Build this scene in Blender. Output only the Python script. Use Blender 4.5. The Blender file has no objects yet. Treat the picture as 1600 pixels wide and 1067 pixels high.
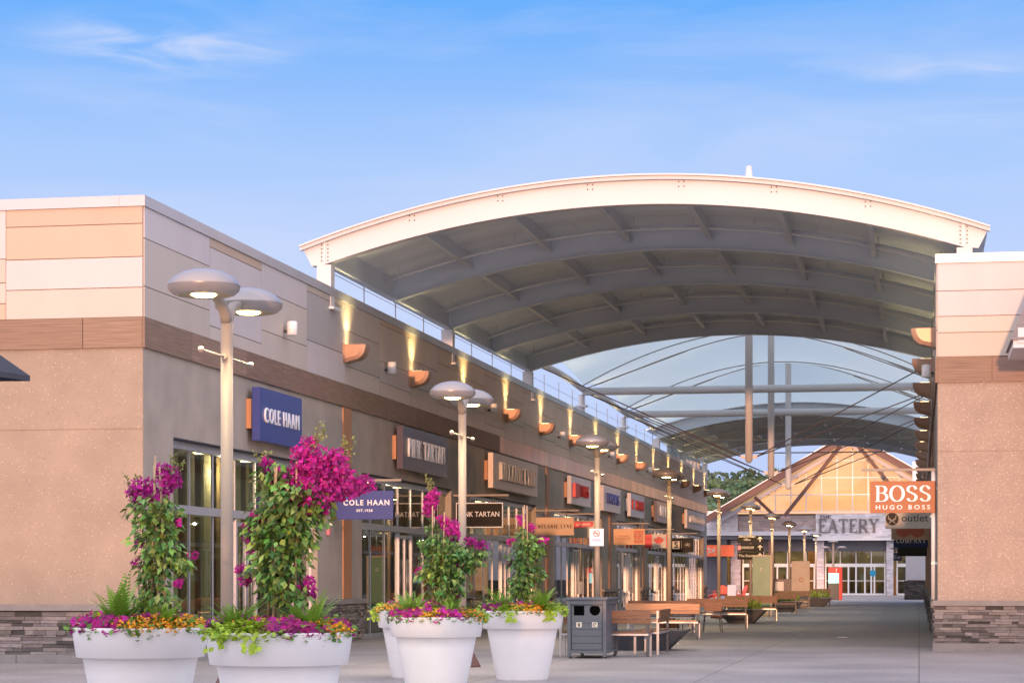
import bpy, bmesh, math, random
from mathutils import Vector, Matrix
random.seed(7)
S = bpy.context.scene
C = S.collection
R = math.radians
# ------------------------------------------------------------------ camera
EYE = 1.45; F = 3400.0; VX, VY = 1436.0, 901.0          # vanishing point of the street, photo pixels
TH = math.atan((VX-800)/F); SN, CS = math.sin(TH), math.cos(TH)
cam = bpy.data.cameras.new('camera'); camo = bpy.data.objects.new('camera', cam); C.objects.link(camo)
cam.sensor_width = 36; cam.lens = F/1600*36; cam.shift_y = (VY-533.5)/1600
cam.clip_start = 0.1; cam.clip_end = 5000
camo.location = (0, 0, EYE); camo.rotation_euler = (R(90), 0, TH)
S.camera = camo
# ------------------------------------------------------------------ light
SUN_EL = R(2.6); SUN_AZ = R(-3)        # light travels towards +Y, a little towards +X
S.view_settings.view_transform = 'Standard'; S.view_settings.look = 'None'
S.view_settings.exposure = 0.22; S.view_settings.gamma = 1
w = bpy.data.worlds.new("World"); S.world = w; w.use_nodes = True
nt = w.node_tree; nt.nodes.clear()
def N(t, **k):
    n = nt.nodes.new(t)
    for a, b in k.items(): setattr(n, a, b)
    return n
L = lambda a, b: nt.links.new(a, b)
tc = N('ShaderNodeTexCoord'); sep = N('ShaderNodeSeparateXYZ'); L(tc.outputs['Generated'], sep.inputs[0])
ramp = N('ShaderNodeValToRGB'); L(sep.outputs['Z'], ramp.inputs[0])
els = ramp.color_ramp.elements
els[0].position = 0.0; els[0].color = (.40, .50, .80, 1)
els[1].position = 1.0; els[1].color = (.85, 1.0, 1.45, 1)
for p, c in ((.06, (.45, .55, .84, 1)), (.13, (.49, .59, .85, 1)), (.19, (.35, .52, .85, 1)), (.255, (.13, .375, .84, 1)), (.42, (.30, .52, 1.0, 1)), (.6, (.58, .76, 1.25, 1))):
    e = els.new(p); e.color = c
# warm half of the sky round the setting sun, behind the camera
dot = N('ShaderNodeVectorMath', operation='DOT_PRODUCT'); L(tc.outputs['Generated'], dot.inputs[0])
sd = Vector((-math.sin(SUN_AZ)*math.cos(SUN_EL), -math.cos(SUN_AZ)*math.cos(SUN_EL), math.sin(SUN_EL)))
dot.inputs[1].default_value = sd
mr = N('ShaderNodeMapRange'); mr.interpolation_type = 'SMOOTHSTEP'; mr.inputs[1].default_value = -.75; mr.inputs[2].default_value = .75; L(dot.outputs['Value'], mr.inputs[0])
mix = N('ShaderNodeMixRGB', blend_type='MIX'); L(mr.outputs[0], mix.inputs[0]); L(ramp.outputs[0], mix.inputs[1]); mix.inputs[2].default_value = (1.72, 1.58, 1.76, 1)
# thin cirrus
mp = N('ShaderNodeMapping'); L(tc.outputs['Generated'], mp.inputs[0]); mp.inputs['Rotation'].default_value = (0, R(-17), R(8)); mp.inputs['Scale'].default_value = (1.9, 1.0, 11.0)
no = N('ShaderNodeTexNoise'); no.inputs['Scale'].default_value = 2.3; no.inputs['Detail'].default_value = 9; no.inputs['Roughness'].default_value = .55; no.inputs['Distortion'].default_value = .5; L(mp.outputs[0], no.inputs[0])
cr = N('ShaderNodeMapRange'); cr.inputs[1].default_value = .42; cr.inputs[2].default_value = .80; cr.inputs[3].default_value = 0; cr.inputs[4].default_value = .60; L(no.outputs[0], cr.inputs[0])
# one brighter wisp high on the left
def wisp(center, k, sx, sz, rot):
    v = N('ShaderNodeVectorMath', operation='SUBTRACT'); L(tc.outputs['Generated'], v.inputs[0]); v.inputs[1].default_value = center
    m = N('ShaderNodeMapping'); m.vector_type = 'POINT'; L(v.outputs[0], m.inputs[0]); m.inputs['Rotation'].default_value = (0, R(rot), 0); m.inputs['Scale'].default_value = (sx, 1, sz)
    l = N('ShaderNodeVectorMath', operation='LENGTH'); L(m.outputs[0], l.inputs[0])
    g = N('ShaderNodeMapRange'); g.interpolation_type = 'SMOOTHSTEP'; g.inputs[1].default_value = 1; g.inputs[2].default_value = 0; g.inputs[3].default_value = 0; g.inputs[4].default_value = k; L(l.outputs['Value'], g.inputs[0])
    m2 = N('ShaderNodeMapping'); L(tc.outputs['Generated'], m2.inputs[0]); m2.inputs['Rotation'].default_value = (0, R(rot), 0); m2.inputs['Scale'].default_value = (14, 14, 60)
    n2 = N('ShaderNodeTexNoise'); n2.inputs['Scale'].default_value = 1.3; n2.inputs['Detail'].default_value = 8; n2.inputs['Distortion'].default_value = 1.2; L(m2.outputs[0], n2.inputs[0])
    r2 = N('ShaderNodeMapRange'); r2.inputs[1].default_value = .38; r2.inputs[2].default_value = .75; L(n2.outputs[0], r2.inputs[0])
    mm = N('ShaderNodeMath', operation='MULTIPLY'); L(g.outputs[0], mm.inputs[0]); L(r2.outputs[0], mm.inputs[1])
    return mm
def skydir(px, py):
    u = (px-800)/F; v = (VY-py)/F
    d = Vector((-SN+CS*u, CS+SN*u, v)); return d.normalized()
w1 = wisp(skydir(255, 72), 1.3, 13, 52, 17)
w2 = wisp(skydir(1480, 105), .6, 10, 110, 8)
ad = N('ShaderNodeMath', operation='ADD'); L(cr.outputs[0], ad.inputs[0]); L(w1.outputs[0], ad.inputs[1])
ad2 = N('ShaderNodeMath', operation='ADD'); ad2.use_clamp = True; L(ad.outputs[0], ad2.inputs[0]); L(w2.outputs[0], ad2.inputs[1])
cm = N('ShaderNodeMixRGB'); L(ad2.outputs[0], cm.inputs[0]); L(mix.outputs[0], cm.inputs[1]); cm.inputs[2].default_value = (.56, .63, .83, 1)
bg = N('ShaderNodeBackground'); bg.inputs[1].default_value = 1.0; L(cm.outputs[0], bg.inputs[0])
wo = N('ShaderNodeOutputWorld'); L(bg.outputs[0], wo.inputs[0])
sl = bpy.data.lights.new('sun', 'SUN'); so = bpy.data.objects.new('sun', sl); C.objects.link(so)
sl.energy = 2.9; sl.angle = R(1.2); sl.color = (1, .50, .27)
so.rotation_euler = (-sd).to_track_quat('-Z', 'Y').to_euler(); so.location = (-20, -60, 30)

# ------------------------------------------------------------------ helpers
def AB(px):
    u = (px-800)/F; return -SN+CS*u, CS+SN*u
def at(px, z):                         # ground point seen at photo column px, z metres deep
    a, b = AB(px); return a*z, b*z
def HH(py, z): return EYE+(VY-py)*z/F

def link(o): C.objects.link(o); return o
def thing(name, label, cat, loc=(0, 0, 0), rz=0, group=None, kind=None):
    o = link(bpy.data.objects.new(name, None)); o.empty_display_size = .2
    o.location = loc; o.rotation_euler = (0, 0, rz); o['label'] = label; o['category'] = cat
    if group: o['group'] = group
    if kind: o['kind'] = kind
    return o
def tag(o, label=None, cat=None, group=None, kind=None):
    if label: o['label'] = label
    if cat: o['category'] = cat
    if group: o['group'] = group
    if kind: o['kind'] = kind
    return o
def copy_tree(o, parent=None):
    c = o.copy(); C.objects.link(c)
    if parent: c.parent = parent
    for ch in [x for x in KIDS.get(o.name, [])]: 
        d = copy_tree(ch, c)
    KIDS[c.name] = list(c_children.pop(c.name, []))
    if parent: c_children.setdefault(parent.name, []).append(c)
    return c
KIDS = {}; c_children = {}

class MB:
    def __init__(s): s.v = []; s.f = []; s.c = []; s.col = (1, 1, 1); s.sm = []
    def face(s, pts, smooth=False):
        n = len(s.v); s.v += [tuple(p) for p in pts]; s.f.append(tuple(range(n, n+len(pts)))); s.c.append(s.col); s.sm.append(smooth)
    def raw(s, vs, fs, smooth=False):
        n = len(s.v); s.v += [tuple(p) for p in vs]
        for f in fs: s.f.append(tuple(i+n for i in f)); s.c.append(s.col); s.sm.append(smooth)
        return s
    def box(s, x0, x1, y0, y1, z0, z1):
        s.raw([(x0, y0, z0), (x1, y0, z0), (x1, y1, z0), (x0, y1, z0), (x0, y0, z1), (x1, y0, z1), (x1, y1, z1), (x0, y1, z1)],
              [(0, 3, 2, 1), (4, 5, 6, 7), (0, 1, 5, 4), (1, 2, 6, 5), (2, 3, 7, 6), (3, 0, 4, 7)]); return s
    def bar(s, a, b, wx, wz=None, up=(0, 0, 1)):        # rectangular bar from a to b
        a, b = Vector(a), Vector(b); d = (b-a).normalized(); u = Vector(up)
        if abs(d.dot(u)) > .99: u = Vector((0, 1, 0))
        r = d.cross(u).normalized()*(wx/2); t = r.cross(d).normalized()*((wz or wx)/2)
        vs = [a-r-t, a+r-t, a+r+t, a-r+t, b-r-t, b+r-t, b+r+t, b-r+t]
        s.raw(vs, [(0, 3, 2, 1), (4, 5, 6, 7), (0, 1, 5, 4), (1, 2, 6, 5), (2, 3, 7, 6), (3, 0, 4, 7)][::1]); return s
    def tube(s, pts, r, n=10, cap=True):
        pts = [Vector(p) for p in pts]; rr = r if isinstance(r, (list, tuple)) else [r]*len(pts)
        vs = []; prev = None
        for i, p in enumerate(pts):
            d = (pts[min(i+1, len(pts)-1)]-pts[max(i-1, 0)]).normalized()
            u = Vector((0, 0, 1)) if abs(d.z) < .95 else Vector((0, 1, 0))
            if prev is not None and (prev-d*prev.dot(d)).length > .1: q = (prev-d*prev.dot(d)).normalized()
            else: q = d.cross(u).normalized()
            prev = q; t = d.cross(q)
            for k in range(n):
                an = 2*math.pi*k/n; vs.append(p+(q*math.cos(an)+t*math.sin(an))*rr[i])
        fs = []
        for i in range(len(pts)-1):
            for k in range(n):
                a = i*n+k; b = i*n+(k+1) % n; fs.append((a, b, b+n, a+n))
        s.raw(vs, fs, True)
        if cap:
            m = len(vs); s.face([vs[k] for k in range(n)][::-1]); s.face([vs[m-n+k] for k in range(n)])
        return s
    def lathe(s, prof, c=(0, 0, 0), n=48, smooth=True):
        vs = []; 
        for r, z in prof:
            for k in range(n):
                a = 2*math.pi*k/n; vs.append((c[0]+r*math.cos(a), c[1]+r*math.sin(a), c[2]+z))
        fs = [(i*n+k, i*n+(k+1) % n, (i+1)*n+(k+1) % n, (i+1)*n+k) for i in range(len(prof)-1) for k in range(n)]
        s.raw(vs, fs, smooth); return s
    def prism(s, poly, o, ux, uy, un):                  # poly in (u,v), extruded along un
        o, ux, uy, un = map(Vector, (o, ux, uy, un)); n = len(poly)
        vs = [o+ux*p[0]+uy*p[1] for p in poly]; vs += [v+un for v in vs]
        s.raw(vs, [tuple(range(n-1, -1, -1)), tuple(range(n, 2*n))]+[(i, (i+1) % n, (i+1) % n+n, i+n) for i in range(n)]); return s
    def split(s, name, mat, parent):                    # every box its own part
        for k in range(len(s.f)//6):
            m = MB(); ids = sorted({i for f in s.f[k*6:k*6+6] for i in f}); mp = {a: b for b, a in enumerate(ids)}
            m.v = [s.v[i] for i in ids]; m.f = [tuple(mp[i] for i in f) for f in s.f[k*6:k*6+6]]; m.c = s.c[k*6:k*6+6]; m.sm = s.sm[k*6:k*6+6]; m.build(name, mat, parent)
    def build(s, name, mat, parent=None, bevel=0, local=True):
        me = bpy.data.meshes.new(name); me.from_pydata(s.v, [], s.f)
        me.materials.append(mat)
        at_ = me.attributes.new('tint', 'FLOAT_COLOR', 'CORNER')
        buf = []
        for f, c in zip(s.f, s.c): buf += [c[0], c[1], c[2], 1.0]*len(f)
        at_.data.foreach_set('color', buf)
        me.polygons.foreach_set('use_smooth', s.sm)
        bm = bmesh.new(); bm.from_mesh(me)
        if len(bm.faces) < 60000 and s.__dict__.get('weld', True): bmesh.ops.remove_doubles(bm, verts=bm.verts, dist=1e-5)
        if s.__dict__.get('fixn', True): bmesh.ops.recalc_face_normals(bm, faces=bm.faces)
        bm.to_mesh(me); bm.free(); me.update()
        o = link(bpy.data.objects.new(name, me))
        if parent: o.parent = parent; KIDS.setdefault(parent.name, []).append(o)
        if bevel:
            m = o.modifiers.new('bevel', 'BEVEL'); m.width = bevel; m.segments = 2; m.limit_method = 'ANGLE'; m.angle_limit = R(40)
        return o

# ------------------------------------------------------------------ materials
def mat(name, col=(1, 1, 1), rough=.6, metal=0, tint=False, noise=None, bump=0, bscale=40, stretch=(1, 1, 1), coat=0, spec=.5, specks=None, emit=None, trans=0, sheen=0):
    """noise=(scale, amount) multiplies the colour; specks=(scale, size, colour)"""
    m = bpy.data.materials.new(name); m.use_nodes = True; t = m.node_tree; b = t.nodes['Principled BSDF']
    def n(k, **kw):
        q = t.nodes.new(k)
        for a, c in kw.items(): setattr(q, a, c)
        return q
    l = t.links.new
    b.inputs['Roughness'].default_value = rough; b.inputs['Metallic'].default_value = metal
    b.inputs['Specular IOR Level'].default_value = spec; b.inputs['Coat Weight'].default_value = coat; b.inputs['Coat Roughness'].default_value = .12
    rgb = n('ShaderNodeRGB'); rgb.outputs[0].default_value = (*col, 1); cur = rgb.outputs[0]
    tcn = n('ShaderNodeTexCoord'); mp = n('ShaderNodeMapping'); mp.inputs['Scale'].default_value = stretch; l(tcn.outputs['Object'], mp.inputs[0])
    if tint:
        a = n('ShaderNodeAttribute', attribute_name='tint'); x = n('ShaderNodeMixRGB', blend_type='MULTIPLY'); x.inputs[0].default_value = 1
        l(cur, x.inputs[1]); l(a.outputs['Color'], x.inputs[2]); cur = x.outputs[0]
    if noise:
        q = n('ShaderNodeTexNoise'); q.inputs['Scale'].default_value = noise[0]; q.inputs['Detail'].default_value = 7; l(mp.outputs[0], q.inputs[0])
        mr = n('ShaderNodeMapRange'); mr.inputs[1].default_value = .3; mr.inputs[2].default_value = .7; mr.inputs[3].default_value = 1-noise[1]; mr.inputs[4].default_value = 1+noise[1]*.6; l(q.outputs[0], mr.inputs[0])
        x = n('ShaderNodeVectorMath', operation='SCALE'); l(cur, x.inputs[0]); l(mr.outputs[0], x.inputs['Scale']); cur = x.outputs[0]
    if specks:
        for sc, sz, sc_col in specks:
            vo = n('ShaderNodeTexVoronoi'); vo.inputs['Scale'].default_value = sc; l(tcn.outputs['Object'], vo.inputs[0])
            mr = n('ShaderNodeMapRange'); mr.inputs[1].default_value = sz; mr.inputs[2].default_value = sz*.6; l(vo.outputs['Distance'], mr.inputs[0])
            sx = n('ShaderNodeSeparateXYZ'); l(vo.outputs['Color'], sx.inputs[0])
            g = n('ShaderNodeMath', operation='GREATER_THAN'); g.inputs[1].default_value = .45; l(sx.outputs[0], g.inputs[0])
            mu = n('ShaderNodeMath', operation='MULTIPLY'); l(mr.outputs[0], mu.inputs[0]); l(g.outputs[0], mu.inputs[1])
            x = n('ShaderNodeMixRGB'); l(mu.outputs[0], x.inputs[0]); l(cur, x.inputs[1]); x.inputs[2].default_value = (*sc_col, 1); cur = x.outputs[0]
    l(cur, b.inputs['Base Color'])
    if bump:
        q = n('ShaderNodeTexNoise'); q.inputs['Scale'].default_value = bscale; q.inputs['Detail'].default_value = 5; l(mp.outputs[0], q.inputs[0])
        bp = n('ShaderNodeBump'); bp.inputs['Strength'].default_value = bump; bp.inputs['Distance'].default_value = .02; l(q.outputs[0], bp.inputs['Height']); l(bp.outputs[0], b.inputs['Normal'])
    if emit: b.inputs['Emission Color'].default_value = (*emit[0], 1); b.inputs['Emission Strength'].default_value = emit[1]
    if trans:                                            # thin leaf / fabric
        tr = n('ShaderNodeBsdfTranslucent'); l(cur, tr.inputs[0]); ms = n('ShaderNodeMixShader'); ms.inputs[0].default_value = trans
        l(b.outputs[0], ms.inputs[1]); l(tr.outputs[0], ms.inputs[2]); l(ms.outputs[0], t.nodes['Material Output'].inputs[0])
    return m
M = {}
M['agg_l'] = mat('aggregate_tan', (.34, .268, .205), .85, noise=(1.1, .14), bump=.35, bscale=60, specks=[(26, .22, (.19, .14, .10)), (17, .2, (.52, .42, .33))])
M['agg_r'] = mat('aggregate_pebble', (.37, .285, .225), .8, noise=(2, .1), bump=.35, bscale=60, specks=[(38, .36, (.52, .43, .35)), (19, .20, (.72, .60, .48)), (31, .2, (.24, .19, .15))])
M['stucco'] = mat('stucco_grey_tan', (.385, .33, .275), .9, noise=(1.3, .14), bump=.4, bscale=90)
M['clad'] = mat('cladding', (1, 1, 1), .55, tint=True, noise=(1.2, .05), bump=.04, bscale=30, stretch=(1, 1, .4))
M['coping'] = mat('coping_metal', (.50, .49, .50), .38, metal=.25, noise=(.8, .05))
M['band'] = mat('wood_laminate', (.27, .18, .13), .7, spec=.25, tint=True, noise=(4, .30), stretch=(.35, .35, 14), bump=.05, bscale=8)
M['band2'] = mat('reflection_orange_laminate', (.85, .47, .27), .42, tint=True, noise=(5, .22), stretch=(3, 3, .25), coat=.25)  # orange colour stands in for sunlight reflected along the brown band
M['stone'] = mat('ledge_stone', (.20, .178, .17), .85, tint=True, noise=(9, .25), bump=.5, bscale=25, stretch=(1, 1, 3))
M['wstone'] = mat('pale_ledge_stone', (.74, .69, .70), .85, tint=True, noise=(1.6, .18), bump=.3, bscale=6, stretch=(1, 1, 5))
M['cap'] = mat('cast_stone', (.25, .23, .215), .8, noise=(5, .12), bump=.2)
M['alu'] = mat('aluminium_frame', (.50, .50, .54), .38, metal=.45, noise=(2, .04))
M['wframe'] = mat('white_frame', (.80, .78, .76), .4)
M['dark'] = mat('dark_gap', (.03, .03, .035), .7)
M['copper'] = mat('wood_brown_strip', (.42, .19, .085), .5, noise=(3, .2), stretch=(8, 8, .5))
M['white'] = mat('white_paint', (.78, .77, .76), .42, noise=(.6, .03))
M['beam'] = mat('canopy_white_steel', (.63, .60, .595), .45, noise=(.5, .04), bump=.03, bscale=3)
M['beamd'] = mat('canopy_grey_steel', (.67, .71, .76), .5, noise=(.5, .06))
M['deck'] = mat('roof_deck', (.84, .89, .93), .55, noise=(.35, .10), stretch=(.3, 4, .3))
M['cable'] = mat('steel_cable', (.12, .085, .075), .5, metal=.3)
M['pole'] = mat('lamp_pole_paint', (.31, .26, .215), .5, metal=.0, spec=.3, noise=(2, .04))
M['head'] = mat('lamp_head_paint', (.36, .33, .315), .32, metal=.4, noise=(3, .04))
M['lens'] = mat('lamp_lens', (.9, .8, .5), .3, emit=((1, .72, .25), 30))
M['lensrim'] = mat('lamp_underside', (.30, .24, .15), .4, metal=.3)
M['pot'] = mat('planter_plastic', (.88, .86, .84), .42, noise=(1.6, .07), bump=.04, bscale=12, spec=.4)
M['soil'] = mat('soil', (.05, .035, .025), .95, noise=(20, .4), bump=.6)
M['leaf'] = mat('bougainvillea_leaf', (.12, .26, .055), .5, tint=True, trans=.25)
M['lime'] = mat('lime_leaf', (.42, .55, .045), .5, tint=True, trans=.25)
M['fern'] = mat('fern_leaf', (.24, .40, .05), .55, tint=True, trans=.25)
M['magenta'] = mat('magenta_bract', (.46, .010, .27), .6, tint=True, trans=.35)
M['petunia'] = mat('petunia_petal', (.36, .008, .19), .6, tint=True, trans=.2)
M['yellow'] = mat('yellow_petal', (.85, .40, .015), .6, tint=True, trans=.2)
M['cane'] = mat('bamboo_cane', (.50, .34, .19), .7, noise=(20, .2))
M['stem'] = mat('woody_stem', (.16, .11, .06), .85)
M['binm'] = mat('bin_steel', (.105, .115, .135), .45, noise=(3, .07), bump=.05, bscale=15)
M['wood'] = mat('bench_wood', (.22, .11, .055), .5, tint=True, noise=(6, .3), stretch=(.5, .5, 8), bump=.1, bscale=10)
M['steel'] = mat('brushed_steel', (.48, .46, .45), .38, metal=.6)
M['dsteel'] = mat('dark_steel', (.075, .078, .085), .5, noise=(4, .1))
M['planterd'] = mat('charcoal_planter', (.05, .052, .062), .55, noise=(2, .15))
M['orange'] = mat('orange_plastic', (.80, .13, .06), .45)
M['glass_g'] = mat('tinted_panel', (.10, .21, .14), .22, noise=(.9, .35), stretch=(2, 2, .6), spec=.25)
M['beige'] = mat('beige_panel', (.40, .34, .27), .5, noise=(2, .12))
M['timber'] = mat('timber_brown', (.13, .058, .045), .55, noise=(2, .12))
M['intw'] = mat('interior_wall', (.42, .36, .26), .8, tint=True, noise=(.6, .15))
M['intd'] = mat('interior_dark', (.10, .085, .07), .7, tint=True, noise=(1, .3))
M['floor'] = mat('interior_floor', (.22, .17, .13), .4, noise=(1, .1))
M['warm'] = mat('warm_lamp', (1, .8, .5), .4, emit=((1, .74, .38), 14))
M['roofing'] = mat('flat_roofing', (.25, .24, .23), .9, noise=(.5, .1))
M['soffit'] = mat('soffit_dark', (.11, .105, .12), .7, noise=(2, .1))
M['fabricd'] = mat('parasol_fabric', (.045, .05, .065), .85, noise=(9, .15), bump=.1)
M['roofgrey'] = mat('weathered_wood_grey', (.20, .18, .18), .75, noise=(6, .2), stretch=(1, 1, 6))
M['sconce'] = mat('sconce_metal', (.42, .25, .165), .38, metal=.25, noise=(3, .08))
def flat(name, col, rough=.45, emit=None): 
    M[name] = mat(name, col, rough, emit=emit, noise=(3, .03), spec=.15 if max(col) < .15 else .4); return M[name]
M['binshade'] = mat('bin_shade_black', (.003, .003, .003), 1, spec=0)
flat('signcream', (.66, .55, .48)); flat('navy', (.028, .05, .23), .3); flat('blk', (.009, .008, .008), .5); flat('txtw', (.80, .80, .82)); flat('tan', (.52, .36, .24)); flat('txtd', (.03, .022, .02))
flat('osign', (.33, .095, .027)); flat('greysign', (.50, .47, .43)); flat('slatey', (.10, .085, .11), .25); flat('silver', (.42, .40, .44), .3); flat('redt', (.52, .035, .025)); flat('bluet', (.10, .13, .42)); flat('orangeb', (.85, .14, .045), .5)
flat('peach', (.62, .36, .19)); flat('brick', (.50, .12, .05)); flat('eatlet', (.17, .14, .135)); flat('pinkl', (.75, .20, .24)); flat('wsign', (.74, .77, .84)); flat('navyd', (.012, .02, .065)); flat('olive', (.018, .016, .012), .6); flat('cyan', (.3, .7, .75), emit=((.35, .8, .85), .6)); flat('redk', (.65, .05, .05))
flat('teal', (.02, .3, .5)); flat('cream', (.65, .6, .5)); flat('pale', (.55, .53, .56))

# glass: mirror-like at grazing angles, otherwise see-through
g = bpy.data.materials.new('shop_glass'); g.use_nodes = True; t = g.node_tree; t.nodes.clear()
o_ = t.nodes.new('ShaderNodeOutputMaterial'); mx = t.nodes.new('ShaderNodeMixShader'); tr = t.nodes.new('ShaderNodeBsdfTransparent'); gl = t.nodes.new('ShaderNodeBsdfGlossy'); fr0 = t.nodes.new('ShaderNodeLayerWeight'); fr0.inputs[0].default_value = .5; fp = t.nodes.new('ShaderNodeMath'); fp.operation = 'POWER'; fp.inputs[1].default_value = 4.0; t.links.new(fr0.outputs['Facing'], fp.inputs[0]); fr = t.nodes.new('ShaderNodeMath'); fr.operation = 'MULTIPLY_ADD'; fr.inputs[1].default_value = .92; fr.inputs[2].default_value = .035; t.links.new(fp.outputs[0], fr.inputs[0])
tr.inputs[0].default_value = (.80, .86, .82, 1); gl.inputs['Roughness'].default_value = .015
t.links.new(fr.outputs[0], mx.inputs[0]); t.links.new(tr.outputs[0], mx.inputs[1]); t.links.new(gl.outputs[0], mx.inputs[2]); t.links.new(mx.outputs[0], o_.inputs[0]); M['glass'] = g
# membrane of the tent roof
g = bpy.data.materials.new('tent_membrane'); g.use_nodes = True; t = g.node_tree; b = t.nodes['Principled BSDF']; b.inputs['Base Color'].default_value = (.68, .73, .72, 1); b.inputs['Roughness'].default_value = .6
tr = t.nodes.new('ShaderNodeBsdfTranslucent'); tr.inputs[0].default_value = (.56, .66, .65, 1); mx = t.nodes.new('ShaderNodeMixShader'); mx.inputs[0].default_value = .62
t.links.new(b.outputs[0], mx.inputs[1]); t.links.new(tr.outputs[0], mx.inputs[2]); t.links.new(mx.outputs[0], t.nodes['Material Output'].inputs[0]); M['tent'] = g
# concrete paving with saw-cut joints and faint stains
g = bpy.data.materials.new('paving'); g.use_nodes = True; t = g.node_tree; b = t.nodes['Principled BSDF']; l = t.links.new
tcn = t.nodes.new('ShaderNodeTexCoord'); br = t.nodes.new('ShaderNodeTexBrick'); l(tcn.outputs['Object'], br.inputs[0])
br.offset = 0; br.inputs['Scale'].default_value = 1; br.inputs['Brick Width'].default_value = 3.05; br.inputs['Row Height'].default_value = 3.05; br.inputs['Mortar Size'].default_value = .011; br.inputs['Mortar Smooth'].default_value = .3
br.inputs['Color1'].default_value = (.285, .262, .25, 1); br.inputs['Color2'].default_value = (.325, .298, .283, 1); br.inputs['Mortar'].default_value = (.13, .12, .11, 1)
n1 = t.nodes.new('ShaderNodeTexNoise'); n1.inputs['Scale'].default_value = .55; n1.inputs['Detail'].default_value = 8; l(tcn.outputs['Object'], n1.inputs[0])
n2 = t.nodes.new('ShaderNodeTexNoise'); n2.inputs['Scale'].default_value = 14; n2.inputs['Detail'].default_value = 6; l(tcn.outputs['Object'], n2.inputs[0])
ad = t.nodes.new('ShaderNodeMath'); ad.operation = 'ADD'; l(n1.outputs[0], ad.inputs[0]); l(n2.outputs[0], ad.inputs[1])
mr = t.nodes.new('ShaderNodeMapRange'); mr.inputs[1].default_value = .7; mr.inputs[2].default_value = 1.3; mr.inputs[3].default_value = .70; mr.inputs[4].default_value = 1.18; l(ad.outputs[0], mr.inputs[0])
sc = t.nodes.new('ShaderNodeVectorMath'); sc.operation = 'SCALE'; l(br.outputs[0], sc.inputs[0]); l(mr.outputs[0], sc.inputs['Scale']); l(sc.outputs[0], b.inputs['Base Color'])
r1 = t.nodes.new('ShaderNodeMapRange'); r1.inputs[3].default_value = .42; r1.inputs[4].default_value = .72; l(n1.outputs[0], r1.inputs[0]); l(r1.outputs[0], b.inputs['Roughness']); b.inputs['Specular IOR Level'].default_value = .35
bp = t.nodes.new('ShaderNodeBump'); bp.inputs['Strength'].default_value = .12; bp.inputs['Distance'].default_value = .01; l(n2.outputs[0], bp.inputs['Height']); l(bp.outputs[0], b.inputs['Normal']); M['paving'] = g

# ------------------------------------------------------------------ lettering
def text_obj(txt, size, depth, mat_, parent, origin, ux, uz, un, name='lettering', width=None, bold=0.0, align='CENTER', space=1.0):
    """flat built-in lettering set on the plane origin + ux*x + uz*y, standing depth out along un"""
    cu = bpy.data.curves.new(name, 'FONT'); cu.body = txt; cu.size = size; cu.align_x = align; cu.align_y = 'CENTER'; cu.extrude = depth/2; cu.offset = bold; cu.space_character = space; cu.resolution_u = 3
    tmp = link(bpy.data.objects.new('tmp', cu)); dg = bpy.context.evaluated_depsgraph_get()
    me = bpy.data.meshes.new_from_object(tmp.evaluated_get(dg)); bpy.data.objects.remove(tmp); bpy.data.curves.remove(cu)
    xs = [v.co.x for v in me.vertices]; k = 1
    if width and xs: k = width/(max(xs)-min(xs))
    cx = (max(xs)+min(xs))/2 if align == 'CENTER' else 0
    ux, uz, un, origin = map(Vector, (ux, uz, un, origin))
    for v in me.vertices: v.co = origin+ux*((v.co.x-cx)*k)+uz*v.co.y+un*(v.co.z+depth/2)
    me.materials.clear(); me.materials.append(mat_); me.name = name
    o = link(bpy.data.objects.new(name, me)); o.parent = parent; KIDS.setdefault(parent.name, []).append(o)
    return o
def arc(cx, cy, rx, ry, a0, a1, n=14): return [(cx+rx*math.cos(R(a0+(a1-a0)*i/n)), cy+ry*math.sin(R(a0+(a1-a0)*i/n))) for i in range(n+1)]
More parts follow.
